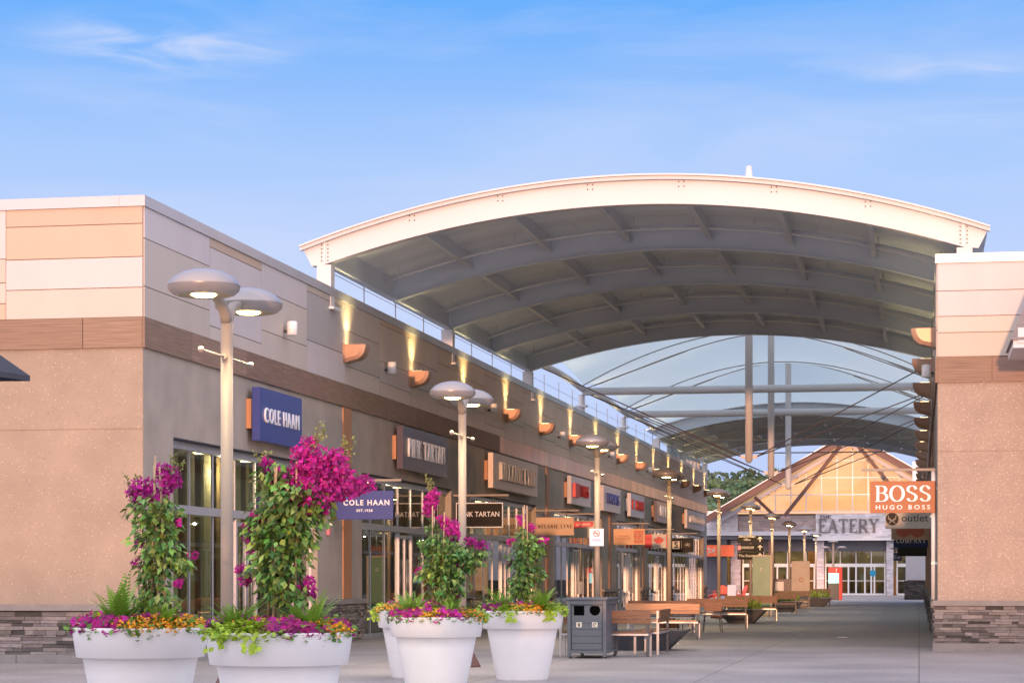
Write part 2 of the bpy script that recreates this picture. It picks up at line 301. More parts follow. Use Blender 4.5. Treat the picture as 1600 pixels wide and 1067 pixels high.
GL = {   # strokes of a serif alphabet: (points, width or None for automatic contrast), serifs (x0,x1,y)
 'B': (.74, [([(.17, .03), (.17, .97)], .15)], [([(.17, .965), (.36, .965)]+arc(.36, .75, .24, .215, 90, -90)+[(.17, .535)], None), ([(.17, .535), (.38, .535)]+arc(.38, .285, .28, .25, 90, -90)+[(.17, .035)], None)], [(.02, .26, .03), (.02, .26, .97)]),
 'O': (.84, [], [(arc(.42, .5, .34, .47, 0, 360, 30), None)], []),
 'S': (.66, [], [([(.56, .76)]+arc(.33, .745, .215, .22, 15, 200, 12)+[(.20, .60), (.46, .46)]+arc(.33, .27, .225, .235, 30, -160, 12), None)], [(.545, .60, .80), (.06, .115, .20)]),
 'E': (.68, [([(.17, .03), (.17, .97)], .15), ([(.17, .97), (.6, .97)], .05), ([(.17, .52), (.47, .52)], .05), ([(.17, .03), (.62, .03)], .05), ([(.6, .97), (.6, .80)], .045), ([(.63, .03), (.63, .22)], .045), ([(.46, .42), (.46, .62)], .04)], [], [(.02, .2, .03), (.02, .2, .97)]),
 'A': (.86, [([(.12, .03), (.42, .97)], .05), ([(.42, .97), (.74, .03)], .15), ([(.23, .34), (.6, .34)], .045)], [], [(.0, .25, .03), (.58, .88, .03)]),
 'T': (.76, [([(.38, .03), (.38, .97)], .15), ([(.04, .97), (.72, .97)], .05), ([(.05, .97), (.05, .78)], .04), ([(.71, .97), (.71, .78)], .04)], [], [(.24, .52, .03)]),
 'R': (.80, [([(.17, .03), (.17, .97)], .15), ([(.40, .50), (.70, .04)], .15)], [([(.17, .965), (.38, .965)]+arc(.38, .735, .24, .23, 90, -90)+[(.17, .505)], None)], [(.02, .32, .03), (.02, .26, .97), (.6, .82, .03)]),
 'Y': (.80, [([(.14, .97), (.42, .48)], .14), ([(.68, .97), (.42, .48)], .05), ([(.42, .03), (.42, .5)], .15)], [], [(.28, .56, .03), (.02, .3, .97), (.56, .8, .97)]),
 'M': (1.0, [([(.15, .03), (.15, .97)], .05), ([(.15, .97), (.48, .05)], .14), ([(.48, .05), (.80, .97)], .05), ([(.82, .03), (.82, .97)], .15)], [], [(.03, .27, .03), (.03, .2, .97), (.70, .95, .03), (.76, .95, .97)]),
 'L': (.66, [([(.17, .03), (.17, .97)], .15), ([(.17, .03), (.6, .03)], .05), ([(.6, .03), (.6, .24)], .045)], [], [(.02, .2, .03), (.02, .32, .97)]),
 'N': (.86, [([(.14, .03), (.14, .97)], .05), ([(.14, .97), (.70, .03)], .15), ([(.70, .03), (.70, .97)], .05)], [], [(.02, .26, .03), (.02, .2, .97), (.58, .82, .97)]),
 'I': (.36, [([(.18, .03), (.18, .97)], .15)], [], [(.03, .33, .03), (.03, .33, .97)]),
 'H': (.86, [([(.16, .03), (.16, .97)], .15), ([(.70, .03), (.70, .97)], .15), ([(.16, .5), (.7, .5)], .05)], [], [(.02, .3, .03), (.02, .3, .97), (.56, .84, .03), (.56, .84, .97)]),
 'C': (.76, [], [(arc(.43, .5, .35, .47, 45, 315, 22), None)], [(.64, .70, .8), (.64, .70, .2)]),
 'G': (.80, [([(.62, .12), (.62, .46)], .13)], [(arc(.43, .5, .35, .47, 45, 315, 22), None)], [(.48, .74, .46), (.64, .70, .8)]),
 'P': (.70, [([(.17, .03), (.17, .97)], .15)], [([(.17, .965), (.36, .965)]+arc(.36, .72, .25, .245, 90, -90)+[(.17, .475)], None)], [(.02, .32, .03), (.02, .26, .97)]),
 ' ': (.42, [], [], [])}
def serif_obj(txt, height, depth, mat_, parent, origin, ux, uz, un, name='lettering', width=None, track=.06, wmul=1.0):
    adv = [GL[c][0]+track for c in txt]; tot = sum(adv)-track; kx = (width/tot) if width else height
    ux, uz, un, origin = map(Vector, (ux, uz, un, origin)); mb = MB(); x = -tot/2
    def ribbon(pts, wd, lay):
        n = len(pts); Lp = []; Rp = []
        closed = n > 3 and abs(pts[0][0]-pts[-1][0])+abs(pts[0][1]-pts[-1][1]) < 1e-4
        for i, p in enumerate(pts):
            a = pts[i-1] if i else (pts[-2] if closed else p); b = pts[i+1] if i < n-1 else (pts[1] if closed else p)
            dx, dy = b[0]-a[0], b[1]-a[1]; q = math.hypot(dx, dy) or 1; dx /= q; dy /= q
            ww = (wd if wd else .045+.12*abs(dy)**1.3)*wmul/2
            Lp.append((p[0]-dy*ww, p[1]+dx*ww)); Rp.append((p[0]+dy*ww, p[1]-dx*ww))
        W = lambda p, k: origin+ux*((x+p[0])*kx)+uz*((p[1]-.5)*height)+un*k
        for i in range(n-1):
            q = [Lp[i], Rp[i], Rp[i+1], Lp[i+1]]
            top = [W(k, depth+lay) for k in q]; mb.face(top)
            mb.face([W(Lp[i], 0), W(Lp[i+1], 0), top[3], top[0]]); mb.face([W(Rp[i+1], 0), W(Rp[i], 0), top[1], top[2]])
        mb.face([W(Lp[0], 0), W(Rp[0], 0), W(Rp[0], depth+lay), W(Lp[0], depth+lay)]); mb.face([W(Rp[-1], 0), W(Lp[-1], 0), W(Lp[-1], depth+lay), W(Rp[-1], depth+lay)])
    for c, a in zip(txt, adv):
        _, st, cv, sf = GL[c]; k = 0
        for pts, wd in st: ribbon(pts, wd, k*.0004); k += 1
        for pts, wd in cv: ribbon(pts, wd, k*.0004); k += 1
        for x0, x1, y in sf: ribbon([(x0, y), (x1, y)], .05/max(wmul, .7), k*.0004); k += 1
        x += a
    mb.weld = False; mb.fixn = False
    return mb.build(name, mat_, parent)
X_, Y_, Z_ = Vector((1, 0, 0)), Vector((0, 1, 0)), Vector((0, 0, 1))

# ================================================================== SETTING
gm = MB(); gm.box(-600, 600, -200, 900, -.5, 0); tag(gm.build('ground', M['paving']), kind='structure')

XL = -12.707; XR = .36; YL0 = 34.50; YL1 = 132.4; YR0 = 43.68; YR1 = 128; HW = 7.80

def stones(mb, x0, x1, z0, z1, place, rnd, dark=1.0):
    """ledge stone courses: place(u0,u1,z0,z1,depth) adds one stone"""
    z = z0
    while z < z1-.01:
        h = min(rnd.choice((.035, .05, .05, .065, .08)), z1-z); u = x0-rnd.random()*.3
        while u < x1:
            wd = rnd.uniform(.12, .5); a, b = max(u, x0), min(u+wd, x1)
            if b-a > .02:
                tn = rnd.choice((.35, .55, .8, .95, 1.05, 1.2, 1.45))*dark; mb.col = (tn*rnd.uniform(.97, 1.05), tn, tn*rnd.uniform(.94, 1.04))
                place(a+.002, b-.002, z+.002, z+h-.003, rnd.uniform(.02, .065))
            u += wd
        z += h
CREAM = (.55, .475, .41); TAN = (.50, .375, .275); PALE = (.56, .50, .485); SAND = (.50, .43, .36); GREY = (.42, .385, .375)

def strip_mall(side):
    left = side == 'left'
    if left:
        T = thing('outlet_building', 'long beige outlet building on the left with pale panels over a row of glass shopfronts', 'building', (XL, YL0, 0))
    else:
        T = thing('outlet_building', 'outlet building on the right with pebbled end wall over a stacked stone base', 'building', (XR, YR0, 0))
    y0 = 0; y1 = (YL1-YL0) if left else (YR1-YR0)
    sx = -1 if left else 1                      # local x>0 runs into the building
    D = 14.0
    def B(mb, u0, u1, ya, yb, za, zb):          # u measured into the building
        a, b = sorted((sx*u0, sx*u1)); mb.box(a, b, ya, yb, za, zb)
    rnd = random.Random(3 if left else 5)
    # openings along the street wall (local y)
    if left: OP = [(36.0, 45.2), (49.0, 58.8), (61.4, 72.4), (76.1, 87.8), (92.2, 100.2), (103.1, 111.7), (113.6, 130.4)]
    else: OP = [(48+12.7*i, 57.5+12.7*i) for i in range(6)]
    OP = [(a-(YL0 if left else YR0), b-(YL0 if left else YR0)) for a, b in OP]
    OH = 3.87
    wall = MB()
    edges = [0.02]+[q for ab in OP for q in ab]+[y1]
    for i in range(0, len(edges), 2): B(wall, .0, .35, edges[i], edges[i+1], 0, OH)
    B(wall, .0, .35, .02, y1, OH, 5.30)
    B(wall, .0, .35, .02, y1, 5.70, 7.66)
    wall.build('street_wall', M['stucco'], T)
    # front wall, faces the camera
    fw = MB(); B(fw, 0.003, D, .0, .30, .9, 3.905); B(fw, 0.003, D, .0, .30, 3.925, 5.30); B(fw, .02, D, .012, .3, 3.9, 3.93); B(fw, .02, D, .004, .3, 5.30, 7.66)
    fw.build('front_wall', M['agg_l' if left else 'agg_r'], T)
    bk = MB(); B(bk, .02, D, y1-.3, y1-.003, 0, 7.66); B(bk, D-.3, D, .3, y1-.3, 0, 7.66); bk.build('rear_wall', M['stucco'], T)
    rf = MB(); B(rf, .36, D-.3, .32, y1-.3, 7.2, 7.3); rf.build('roof', M['roofing'], T)
    # coping
    cp = MB(); t = 0
    B(cp, -.05, .40, -.05, .40, 7.62, 7.80)
    y = .403
    while y < y1+.02:
        B(cp, -.05, .40, y, min(y+3.19, y1+.04), 7.62, 7.80); y += 3.2
    x = .403
    while x < D: B(cp, x, min(x+3.19, D), -.05, .40, 7.62, 7.80); x += 3.2
    cp.build('coping', M['coping'], T)
    # laminate band
    bd = MB()
    def shade(): 
        k = rnd.uniform(.9, 1.12); return (k, k*rnd.uniform(.97, 1.02), k)
    y = -.035; 
    while y < y1+.02:
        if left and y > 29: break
        bd.col = shade(); yy = min(y+rnd.choice((3.2, 2.4, 3.2)), y1+.03); B(bd, -.045, .0, y, yy-.008, 5.27, 5.77); y = yy
    x = .0035
    xs_ = [0.003, 1.05, 4.2, 7.4, 10.6, D]
    for a, b in zip(xs_, xs_[1:]): bd.col = shade(); B(bd, a, b-.012, -.042, .0, 5.27, 5.77)
    bd.build('laminate_band', M['band'], T)
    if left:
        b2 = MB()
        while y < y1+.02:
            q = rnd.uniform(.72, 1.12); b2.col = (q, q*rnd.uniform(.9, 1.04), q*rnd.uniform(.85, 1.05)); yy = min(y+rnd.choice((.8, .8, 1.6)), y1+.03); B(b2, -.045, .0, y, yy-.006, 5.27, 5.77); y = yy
        b2.build('orange_reflection_band', M['band2'], T)  # far stretch of the brown band, with the orange reflection painted in
    # cladding panels: columns of different courses
    cl = MB(); pats = [((6.29, 7.09), (SAND, CREAM, PALE)), ((6.02, 7.45), (CREAM, PALE, TAN)), ((6.30, 7.08), (CREAM, CREAM, PALE)), ((6.45, 7.48), (PALE, GREY, SAND)), ((6.20, 7.0), (CREAM, SAND, CREAM)), ((6.12, 6.62, 7.5), (CREAM, PALE, SAND, TAN)), ((6.3, 6.95), (SAND, GREY, CREAM)), ((6.1, 7.2), (PALE, SAND, CREAM))]
    y = .012; i = 0
    JO = [3.4, 6.6, 9.8, 12.9] if left else [3.8, 7, 10.2, 13.3]
    while y < y1:
        ye = JO[i] if i < 4 else y+3.2
        if i == 4: ye = JO[3]+3.2
        ye = min(ye, y1)
        hs, cs = pats[i % 8] if left or i else pats[2]; zz = [5.775, *hs, 7.625]
        for a, b, c in zip(zz, zz[1:], cs):
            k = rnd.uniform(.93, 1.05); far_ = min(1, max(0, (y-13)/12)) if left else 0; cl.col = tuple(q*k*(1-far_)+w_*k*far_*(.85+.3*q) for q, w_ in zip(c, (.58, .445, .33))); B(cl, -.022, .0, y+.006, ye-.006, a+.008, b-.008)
        y = ye; i += 1
    if left: cols = [(.0, 2.42, (6.27, 6.78, 7.33), (CREAM, PALE, TAN, TAN)), (2.42, 5.6, (6.05, 6.4, 6.8), (TAN, CREAM, SAND, PALE)), (5.6, 8.8, (6.3, 7.1), (CREAM, PALE, SAND)), (8.8, D, (6.5, 7.2), (CREAM, PALE, TAN))]
    else: cols = [(.0, 3.2, (6.25, 6.57, 7.07), (SAND, CREAM, PALE, PALE)), (3.2, 6.4, (6.1, 6.8, 7.3), (CREAM, PALE, SAND, CREAM)), (6.4, D, (6.4, 7.1), (CREAM, PALE, TAN))]
    for a, b, hs, cs in cols:
        zz = [5.775, *hs, 7.625]
        for p, q, c in zip(zz, zz[1:], cs):
            k = rnd.uniform(.96, 1.05); cl.col = tuple(e*k for e in c); B(cl, a+.0035+(0 if a else -.0), b-.006, -.022, .0, p+.008, q-.008)
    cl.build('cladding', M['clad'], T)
    # stone base: front wall and pier fronts
    st = MB()
    def pf(a, b, z0, z1, d): B(st, a, b, -d-.03, .0, z0, z1)
    stones(st, -.06, 9.0, .15, .88, pf, rnd)
    def ps(a, b, z0, z1, d): B(st, -d-.03, .0, a, b, z0, z1)
    piers = [(edges[i], edges[i+1]) for i in range(0, len(edges), 2)]
    for a, b in piers:
        if a < 1: a = .0
        stones(st, a, b, .06, .84, ps, rnd)
    st.build('stone_base', M['stone'], T)
    pl = MB()
    for a in [q*2.2 for q in range(6)]: B(pl, a-.1 if a == 0 else a, a+2.19, -.12, 0, 0, .15)
    B(pl, -.1, 9.3, -.13, .0, .885, .99)
    for a, b in piers: B(pl, -.13, .0, max(a, .003)-.02 if a > 1 else .003, b+.02, .845, .96)
    pl.split('stone_cap', M['cap'], T)
    # storefronts
    for k, (a, b) in enumerate(OP):
        sf = MB(); n = max(3, round((b-a)/1.35)); dx = (b-a)/n; fu = .12
        B(sf, fu, fu+.12, a, b, OH-.16, OH-.03); B(sf, fu-.02, fu+.12, a, b, 2.57, 2.72); B(sf, fu, fu+.12, a, b, .0, .10)
        B(sf, fu, fu+.12, a, a+.06, .1, 2.57); B(sf, fu, fu+.12, b-.06, b, .1, 2.57)
        dset = (n//2, )
        fr_ = sf.build('shopfront_frame', M['alu'], T)
        dk = MB(); B(dk, .0, .12, a, b, OH-.03, OH+.003); dk.build('shadow_gap', M['dark'], fr_)
        mu = MB()
        for i in range(1, n):
            y = a+i*dx
            if i in dset or i-1 in dset: B(mu, fu+.002, fu+.10, y-.03, y+.03, .1, 2.57)
            else: B(mu, fu+.03, fu+.05, y-.012, y+.012, .1, 2.57)
            B(mu, fu+.03, fu+.05, y-.012, y+.012, 2.72, OH-.16)
        mu.split('mullion', M['alu'], fr_)
        gmb = MB(); B(gmb, fu+.055, fu+.061, a, b, 2.72, OH-.16)
        for i in range(n):
            if i in dset: continue
            B(gmb, fu+.055, fu+.061, a+i*dx, a+(i+1)*dx, .1, 2.57)
        gmb.build('glazing', M['glass'], fr_)
        for i in dset:
            y = a+i*dx; d = MB()
            for q0, q1 in ((y+.03, y+dx/2-.004), (y+dx/2+.004, y+dx-.03)):
                B(d, fu+.01, fu+.07, q0, q0+.055, .02, 2.5); B(d, fu+.01, fu+.07, q1-.055, q1, .02, 2.5); B(d, fu+.01, fu+.07, q0+.055, q1-.055, .02, .2); B(d, fu+.01, fu+.07, q0+.055, q1-.055, 2.42, 2.5)
            dd = d.build('door', M['alu'], fr_)
            h = MB(); 
            for q in (y+dx/2-.10, y+dx/2+.10): h.tube([(sx*(fu-.05), q, .8), (sx*(fu-.05), q, 1.9)], .012, 8); 
            h.build('door_handle', M['steel'], fr_)
            gg = MB(); B(gg, fu+.037, fu+.043, y+.085, y+dx-.085, .2, 2.42); gg.build('door_glass', M['glass'], fr_)
        # room behind
        rm = MB(); dp = 4.0
        B(rm, .36, dp, a-.3, b+.3, .004, .02); fl = rm.build('shop_floor', M['floor'], T)
        rm = MB(); rm.col = (.55, .55, .55); B(rm, .36, dp, a-.3, b+.3, OH+.02, OH+.10); rm.col = (.75, .72, .65)
        B(rm, dp, dp+.1, a-.3, b+.3, .0, OH+.1); B(rm, .36, dp, a-.40, a-.30, 0, OH+.1); B(rm, .36, dp, b+.30, b+.40, 0, OH+.1); rm.build('shop_room', M['intw'], T)
        pn = MB()
        y = a+.2
        if left and k == 0:
            while y < b-.3: pn.col = (1.25, 1.2, .85) if int(y*2) % 3 else (.9, .7, .45); B(pn, .8, .86, y, y+.42, .03, 3.8); y += .95
            for q in range(5): pn.col = ((.5, .2, .15), (.2, .25, .4), (.8, .7, .6))[q % 3]; B(pn, 1.4, 2.0, a+1+q*1.7, a+1.8+q*1.7, .03, 1.5+.3*(q % 2))
        while y < b-.6:
            pn.col = rnd.choice(((1.0, .95, .7), (.55, .6, .45), (.28, .25, .22), (.9, .75, .5))); ww = rnd.uniform(.35, .9)
            if rnd.random() < .62: B(pn, rnd.choice((.8, 1.3, 2.2)), 2.35, y, y+ww*.55, .03, rnd.choice((2.3, 3.4, 3.4)))
            y += ww+.25
        pn.build('shop_display', M['intd' if k % 2 else 'intw'], T)
        lm = MB()
        for i in range(max(2, n//2)):
            for uu in (1.1, 2.9): lm.lathe([(0.001, 0), (.16, 0), (.16, .02)], (sx*uu, a+(i+.5)*(b-a)/max(2, n//2), OH-.02), 12)
        lm.build('ceiling_light', M['warm'], T)
        pl_ = bpy.data.lights.new('shop_light', 'POINT'); pl_.energy = 55; pl_.color = (1, .80, .52); pl_.shadow_soft_size = .04
        ob = link(bpy.data.objects.new('shop_light', pl_)); ob.parent = T; ob.location = (sx*.62, (a+b)/2, 3.45)
    # wood coloured strips in the piers
    for yy in (([47.6, 74.6, 90.2, 101.4, 112.4]) if left else ([58.6, 71.3, 84, 96.7, 109.4])):
        q = yy-(YL0 if left else YR0); s_ = MB(); B(s_, -.03, .0, q-.35, q+.35, .962, 5.262); s_.build('timber_strip', M['copper'], T)
    return T, OP
TL, OPL = strip_mall('left'); TR, OPR = strip_mall('right')

# downpipe on the right building corner
dp = MB(); dp.tube([(XR-.07, YR0+1.0, 1.0), (XR-.07, YR0+1.0, 3.6)], .05, 12); dp.box(XR-.12, XR, YR0+.93, YR0+1.07, 1.7, 1.75); dp.box(XR-.12, XR, YR0+.93, YR0+1.07, 3.2, 3.25)
tag(dp.build('downpipe', M['white']), 'white downpipe on the street side of the pebbled wall corner', 'downpipe')

# ------------------------------------------------------------------ wall sconces with their light, speakers, alarms
def spot(o_parent, loc, energy):
    l = bpy.data.lights.new('sconce_lamp', 'SPOT'); l.energy = energy*.48; l.color = (1, .80, .35); l.spot_size = R(96); l.spot_blend = 1.0; l.shadow_soft_size = .09
    ob = link(bpy.data.objects.new('sconce_lamp', l)); ob.parent = o_parent; ob.location = loc; ob.rotation_euler = (R(180), R(-14), 0)
    KIDS.setdefault(o_parent.name, []).append(ob); return ob
def make_sconce():
    t = thing('wall_sconce', '', 'wall lamp', (0, 0, 0), 0)
    mb = MB(); n = 12; W_ = .50; Hh = .33; hw = .24       # local +x away from wall
    prof = [(0, 0), (W_, 0)]+[(W_*(.42+.58*math.cos(R(a))), -.02-Hh*math.sin(R(a))) for a in range(0, 91, 9)]+[(0, -Hh-.08)]
    # bowl: solid of the profile, narrowing at both ends
    ys = [-hw, -hw*.86, 0, hw*.86, hw]; ks = [.80, 1, 1, 1, .80]
    vs = []; 
    for y, k in zip(ys, ks):
        for p in prof: vs.append((p[0]*k, y, p[1]*k))
    m = len(prof); fs = [(i*m+j, i*m+(j+1) % m, (i+1)*m+(j+1) % m, (i+1)*m+j) for i in range(4) for j in range(m)]
    fs += [tuple(range(m)), tuple(range(4*m, 5*m))]; mb.raw(vs, fs); mb.build('bowl', M['sconce'], t, bevel=.008)
    b2 = MB(); b2.box(-.002, .02, -.30, .30, -.40, .02); b2.build('backplate', M['sconce'], t)
    ln = MB(); ln.box(.06, .30, -.14, .14, .003, .010); ln.build('lens', M['warm'], t)
    spot(t, (.30, 0, .04), 300)
    return t
s0 = make_sconce(); first = True; k = 0
ordn = ['nearest', 'second', 'third', 'fourth', 'fifth', 'sixth', 'seventh', 'eighth', 'ninth', 'tenth', 'eleventh', 'twelfth', 'thirteenth', 'farthest']
for i in range(14):
    o = s0 if i == 0 else copy_tree(s0)
    o.location = (XL+.025, 47.5+6.4*i, 6.66); o['label'] = f'half bowl wall lamp shining up the left building, {ordn[i]} of its row'; o['category'] = 'wall lamp'; o['group'] = 'half bowl lamps along the left wall'
for i in range(12):
    o = copy_tree(s0); lo_ = [c for c in KIDS[o.name] if c.type == 'LIGHT'][0]; lo_.data = lo_.data.copy(); lo_.data.energy *= .3; o.location = (XR-.025, 45.9+6.4*i, 6.58); o.rotation_euler = (0, 0, math.pi)
    o['label'] = f'half bowl wall lamp seen edge-on along the right building, {ordn[i] if i < 11 else "farthest"} of its row'; o['category'] = 'wall lamp'; o['group'] = 'half bowl lamps along the right wall'
def make_speaker(x, sgn):
    t = thing('wall_speaker', '', 'speaker', (x, 0, 0))
    m = MB(); m.tube([(.02*sgn, 0, -.05), (.20*sgn, 0, -.05)], [.03, .03], 8); m.build('bracket', M['dsteel'], t)
    m = MB(); m.tube([(.20*sgn, 0, -.14), (.20*sgn, 0, -.13), (.20*sgn, 0, .12), (.20*sgn, 0, .14)], [.09, .105, .105, .09], 20); m.build('housing', M['white'], t)
    return t
sp0 = make_speaker(0, 1)
for i, y in enumerate((42.6, 51.1, 63.9, 76.7, 89.5, 102.4, 115.2)):
    o = sp0 if i == 0 else copy_tree(sp0); o.location = (XL, y, 6.49); o['label'] = f'small white cylinder speaker on the left wall panels, {ordn[i] if i < 6 else "farthest"} of its row'; o['category'] = 'speaker'; o['group'] = 'white speakers on the left wall'
o = copy_tree(sp0); o.location = (XR, 49.0, 6.0); o.rotation_euler = (0, 0, math.pi); tag(o, 'white cylinder speaker on the right wall between two half bowl lamps', 'speaker')
def strobe(x, y, z, sgn, lab):
    t = thing('alarm_strobe', lab, 'alarm', (x, y, z))
    m = MB(); m.box(min(0, .06*sgn), max(0, .06*sgn), -.07, .07, -.12, .12); m.build('housing', M['pinkl'], t, bevel=.012)
    m = MB(); m.lathe([(.001, .05), (.035, .04), (.045, 0)], (.08*sgn, 0, .10), 14); m.build('strobe_lens', M['white'], t)
strobe(XL, 46.0, 2.48, 1, 'small pink fire alarm strobe on the pillar beside the navy hanging sign')
strobe(XR, 53.2, 2.78, -1, 'small pink fire alarm strobe on the right wall below the brown-orange hanging sign')

# ------------------------------------------------------------------ wall signs (boxes proud of the wall, letters raised)
def wall_sign(y0, y1, z0, z1, facem, label, txt, tm, size, serif=False, wd=None, depth=.14, dz=0, sidebar=True, extra=None):
    t = thing('shop_sign', label, 'sign', (XL+.10, (y0+y1)/2, (z0+z1)/2)); hw = (y1-y0)/2; hh = (z1-z0)/2
    m = MB(); m.box(0, .16, -hw, hw, -hh, hh); m.build('sign_panel', M[facem], t, bevel=.008)
    m = MB(); m.box(-.098, -.002, -hw-.06, hw-.5, -hh*.55, hh*.55); m.build('mounting_box', M['copper' if sidebar else 'alu'], t)
    if serif: serif_obj(txt, size, depth, M[tm], t, (.161, 0, dz), Y_, Z_, X_, width=wd)
    else: text_obj(txt, size, depth, M[tm], t, (.161, 0, dz), Y_, Z_, X_, width=wd, bold=.002, space=1.3)
    if extra: extra(t, hw, hh)
    return t
wall_sign(40.2, 43.1, 4.07, 5.10, 'navy', 'square navy wall sign with raised white letters over the nearest shopfront', 'COLE HAAN', 'txtw', .42, wd=2.35, dz=-.02, depth=.03)
wall_sign(52.0, 57.1, 4.10, 5.16, 'slatey', 'dark violet-grey wall sign with thin tall letters, second along the left wall', 'PINK TARTAN', 'txtw', .66, wd=4.1, depth=.05, dz=0)
wall_sign(63.5, 71.2, 4.10, 5.15, 'signcream', 'wide tan wall sign with tall serif letters, third along the left wall', 'MELANIE LYNE', 'greysign', .52, serif=True, wd=6.0, depth=.10, dz=.02)
def redblock(t, hw, hh):
    m = MB(); m.box(.162, .26, -hw+.35, -hw+1.35, -.26, .26); m.build('red_block', M['redk'], t)
wall_sign(78.3, 83.1, 4.12, 5.14, 'silver', 'silver wall sign with a red block and red letters, fourth along the left wall', 'ARTIYS', 'redt', .62, wd=2.9, depth=.08, extra=redblock)
wall_sign(86.6, 91.6, 4.12, 5.14, 'silver', 'silver wall sign with blue letters partly behind a lamp post', 'TIVAS', 'bluet', .62, wd=3.6, depth=.06, sidebar=False)
wall_sign(94.9, 99.7, 4.12, 5.14, 'pale', 'pale grey wall sign with separate red letters, sixth along the left wall', 'E  ROOT', 'redt', .62, wd=4.0, depth=.06, sidebar=False)
wall_sign(104.6, 110.6, 4.12, 5.14, 'slatey', 'dark grey wall sign with tall white letters partly behind a lamp post', 'ULLA', 'txtw', .80, wd=3.6, depth=.06)
wall_sign(118.6, 128.4, 4.12, 5.14, 'pale', 'pink-grey wall sign with pale raised letters at the far end of the left wall', 'ALLOS GRID', 'txtw', .55, wd=8.2, depth=.12)

# ------------------------------------------------------------------ blade signs
def blade(side, y, z0, z1, x0, x1, facem, label, writer, frame=None, thick=.06):
    wx = XL if side == 'left' else XR; sg = 1 if side == 'left' else -1
    t = thing('hanging_sign', label, 'sign', (wx, y, (z0+z1)/2), group='signs hanging from the left wall' if side == 'left' else 'signs hanging from the right wall')
    a, b = sorted((x0*sg, x1*sg)); hh = (z1-z0)/2
    m = MB(); m.box(a, b, -thick/2, thick/2, -hh, hh); m.build('sign_panel', M[facem], t, bevel=.004)
    m = MB(); bx = x1*sg+.18*sg
    m.bar((0, 0, hh+.23), (bx, 0, hh+.23), .05, .05); m.build('bracket_arm', M['pole'], t)
    m = MB()
    for q in (.2, .8):
        xx = a+(b-a)*q; m.tube([(xx, 0, hh+.205), (xx, 0, hh-.002)], .009, 6); m.lathe([(.001, .04), (.035, .03), (.035, -.03), (.001, -.04)], (xx, 0, hh+.07), 10)
    m.build('hanger', M['dsteel'], t)
    if frame:
        m = MB(); e = .012
        m.box(a-.02, b+.02, -thick/2-.01, thick/2+.01, hh, hh+e*2); m.box(a-.02, b+.02, -thick/2-.01, thick/2+.01, -hh-e*2, -hh); m.box(a-.022, a, -thick/2-.01, thick/2+.01, -hh, hh); m.box(b, b+.022, -thick/2-.01, thick/2+.01, -hh, hh); m.build('frame', M[frame], t)
    writer(t, (a+b)/2, -thick/2, b-a, 2*hh)
    return t
N_ = Vector((0, -1, 0))
def w_cole(t, cx, y, W, H):
    text_obj('COLE HAAN', .16, .01, M['txtw'], t, (cx+.04, y, .05), X_, Z_, N_, width=1.04, bold=.004, space=1.25); text_obj('EST.1928', .075, .01, M['txtw'], t, (cx, y, -.12), X_, Z_, N_, width=.36, bold=.002, space=1.2)
blade('left', 46.4, 2.71, 3.34, .1, 1.38, 'navy', 'navy hanging blade sign beside the large magenta flowers', w_cole)
blade('left', 59.1, 2.84, 3.48, .1, 1.38, 'blk', 'black hanging blade sign with white frame behind a lamp post', lambda t, cx, y, W, H: text_obj('PINK TARTAN', .20, .01, M['txtw'], t, (cx, y, .02), X_, Z_, N_, width=1.12), frame='txtw')
blade('left', 71.8, 2.84, 3.44, .1, 1.38, 'tan', 'tan hanging blade sign with small dark serif letters', lambda t, cx, y, W, H: serif_obj('MELANIE LYNE', .12, .01, M['txtd'], t, (cx, y, .0), X_, Z_, N_, width=1.16, track=.30, wmul=1.5))
def w_red(t, cx, y, W, H):
    m = MB(); m.prism([(-.12, .02), (.56, .10), (.60, .26), (-.12, .28)], (cx, y+.002, 0), X_, Z_, N_*.012); m.build('red_patch', M['redk'], t)
    text_obj('LAURIER', .13, .01, M['txtw'], t, (cx+.24, y-.012, .16), X_, Z_, N_, width=.5)
blade('left', 76.6, 2.84, 3.46, .1, 1.38, 'greysign', 'grey-beige hanging blade sign with a slanted red patch', w_red)
def w_org(t, cx, y, W, H):
    m = MB(); m.box(cx+.20, cx+.60, y-.008, y+.002, -.27, .27); m.build('brown_square', M['brick'], t)
    m = MB()
    for k in (-.1, .1):
        m.tube([(cx+.4+k-.08, y-.012, -.20), (cx+.4+k, y-.012, -.02), (cx+.4+k+.08, y-.012, -.20)], .014, 6); m.tube([(cx+.4+k-.08, y-.012, .12), (cx+.4+k, y-.012, -.02), (cx+.4+k+.08, y-.012, .12)], .014, 6); m.lathe([(.001, .03), (.03, 0), (.001, -.03)], (cx+.4+k, y-.012, .17), 8)
    m.build('figures', M['cream'], t)
    text_obj('ALPINE', .085, .008, M['brick'], t, (cx-.24, y, .03), X_, Z_, N_, width=.42); text_obj('TRADERS CO', .085, .008, M['brick'], t, (cx-.26, y, -.08), X_, Z_, N_, width=.62)
blade('left', 90.6, 2.80, 3.46, .1, 1.42, 'peach', 'peach-orange hanging blade sign with a square of small figures', w_org)
def maple(mb, cx, cz, s, y):
    P = [(0, 1), (.18, .62), (.42, .75), (.34, .25), (.62, .52), (.68, .36), (.98, .40), (.84, .12), (.95, .0), (.5, -.36), (.56, -.52), (.06, -.46), (.05, -.9)]
    P = P+[(-a, b) for a, b in P[::-1][:-1]]
    n = len(P); c = (cx, y, cz)
    for i in range(n): mb.face([(cx, y, cz-.1*s), (cx+P[i][0]*s, y, cz+P[i][1]*s), (cx+P[(i+1) % n][0]*s, y, cz+P[(i+1) % n][1]*s)])
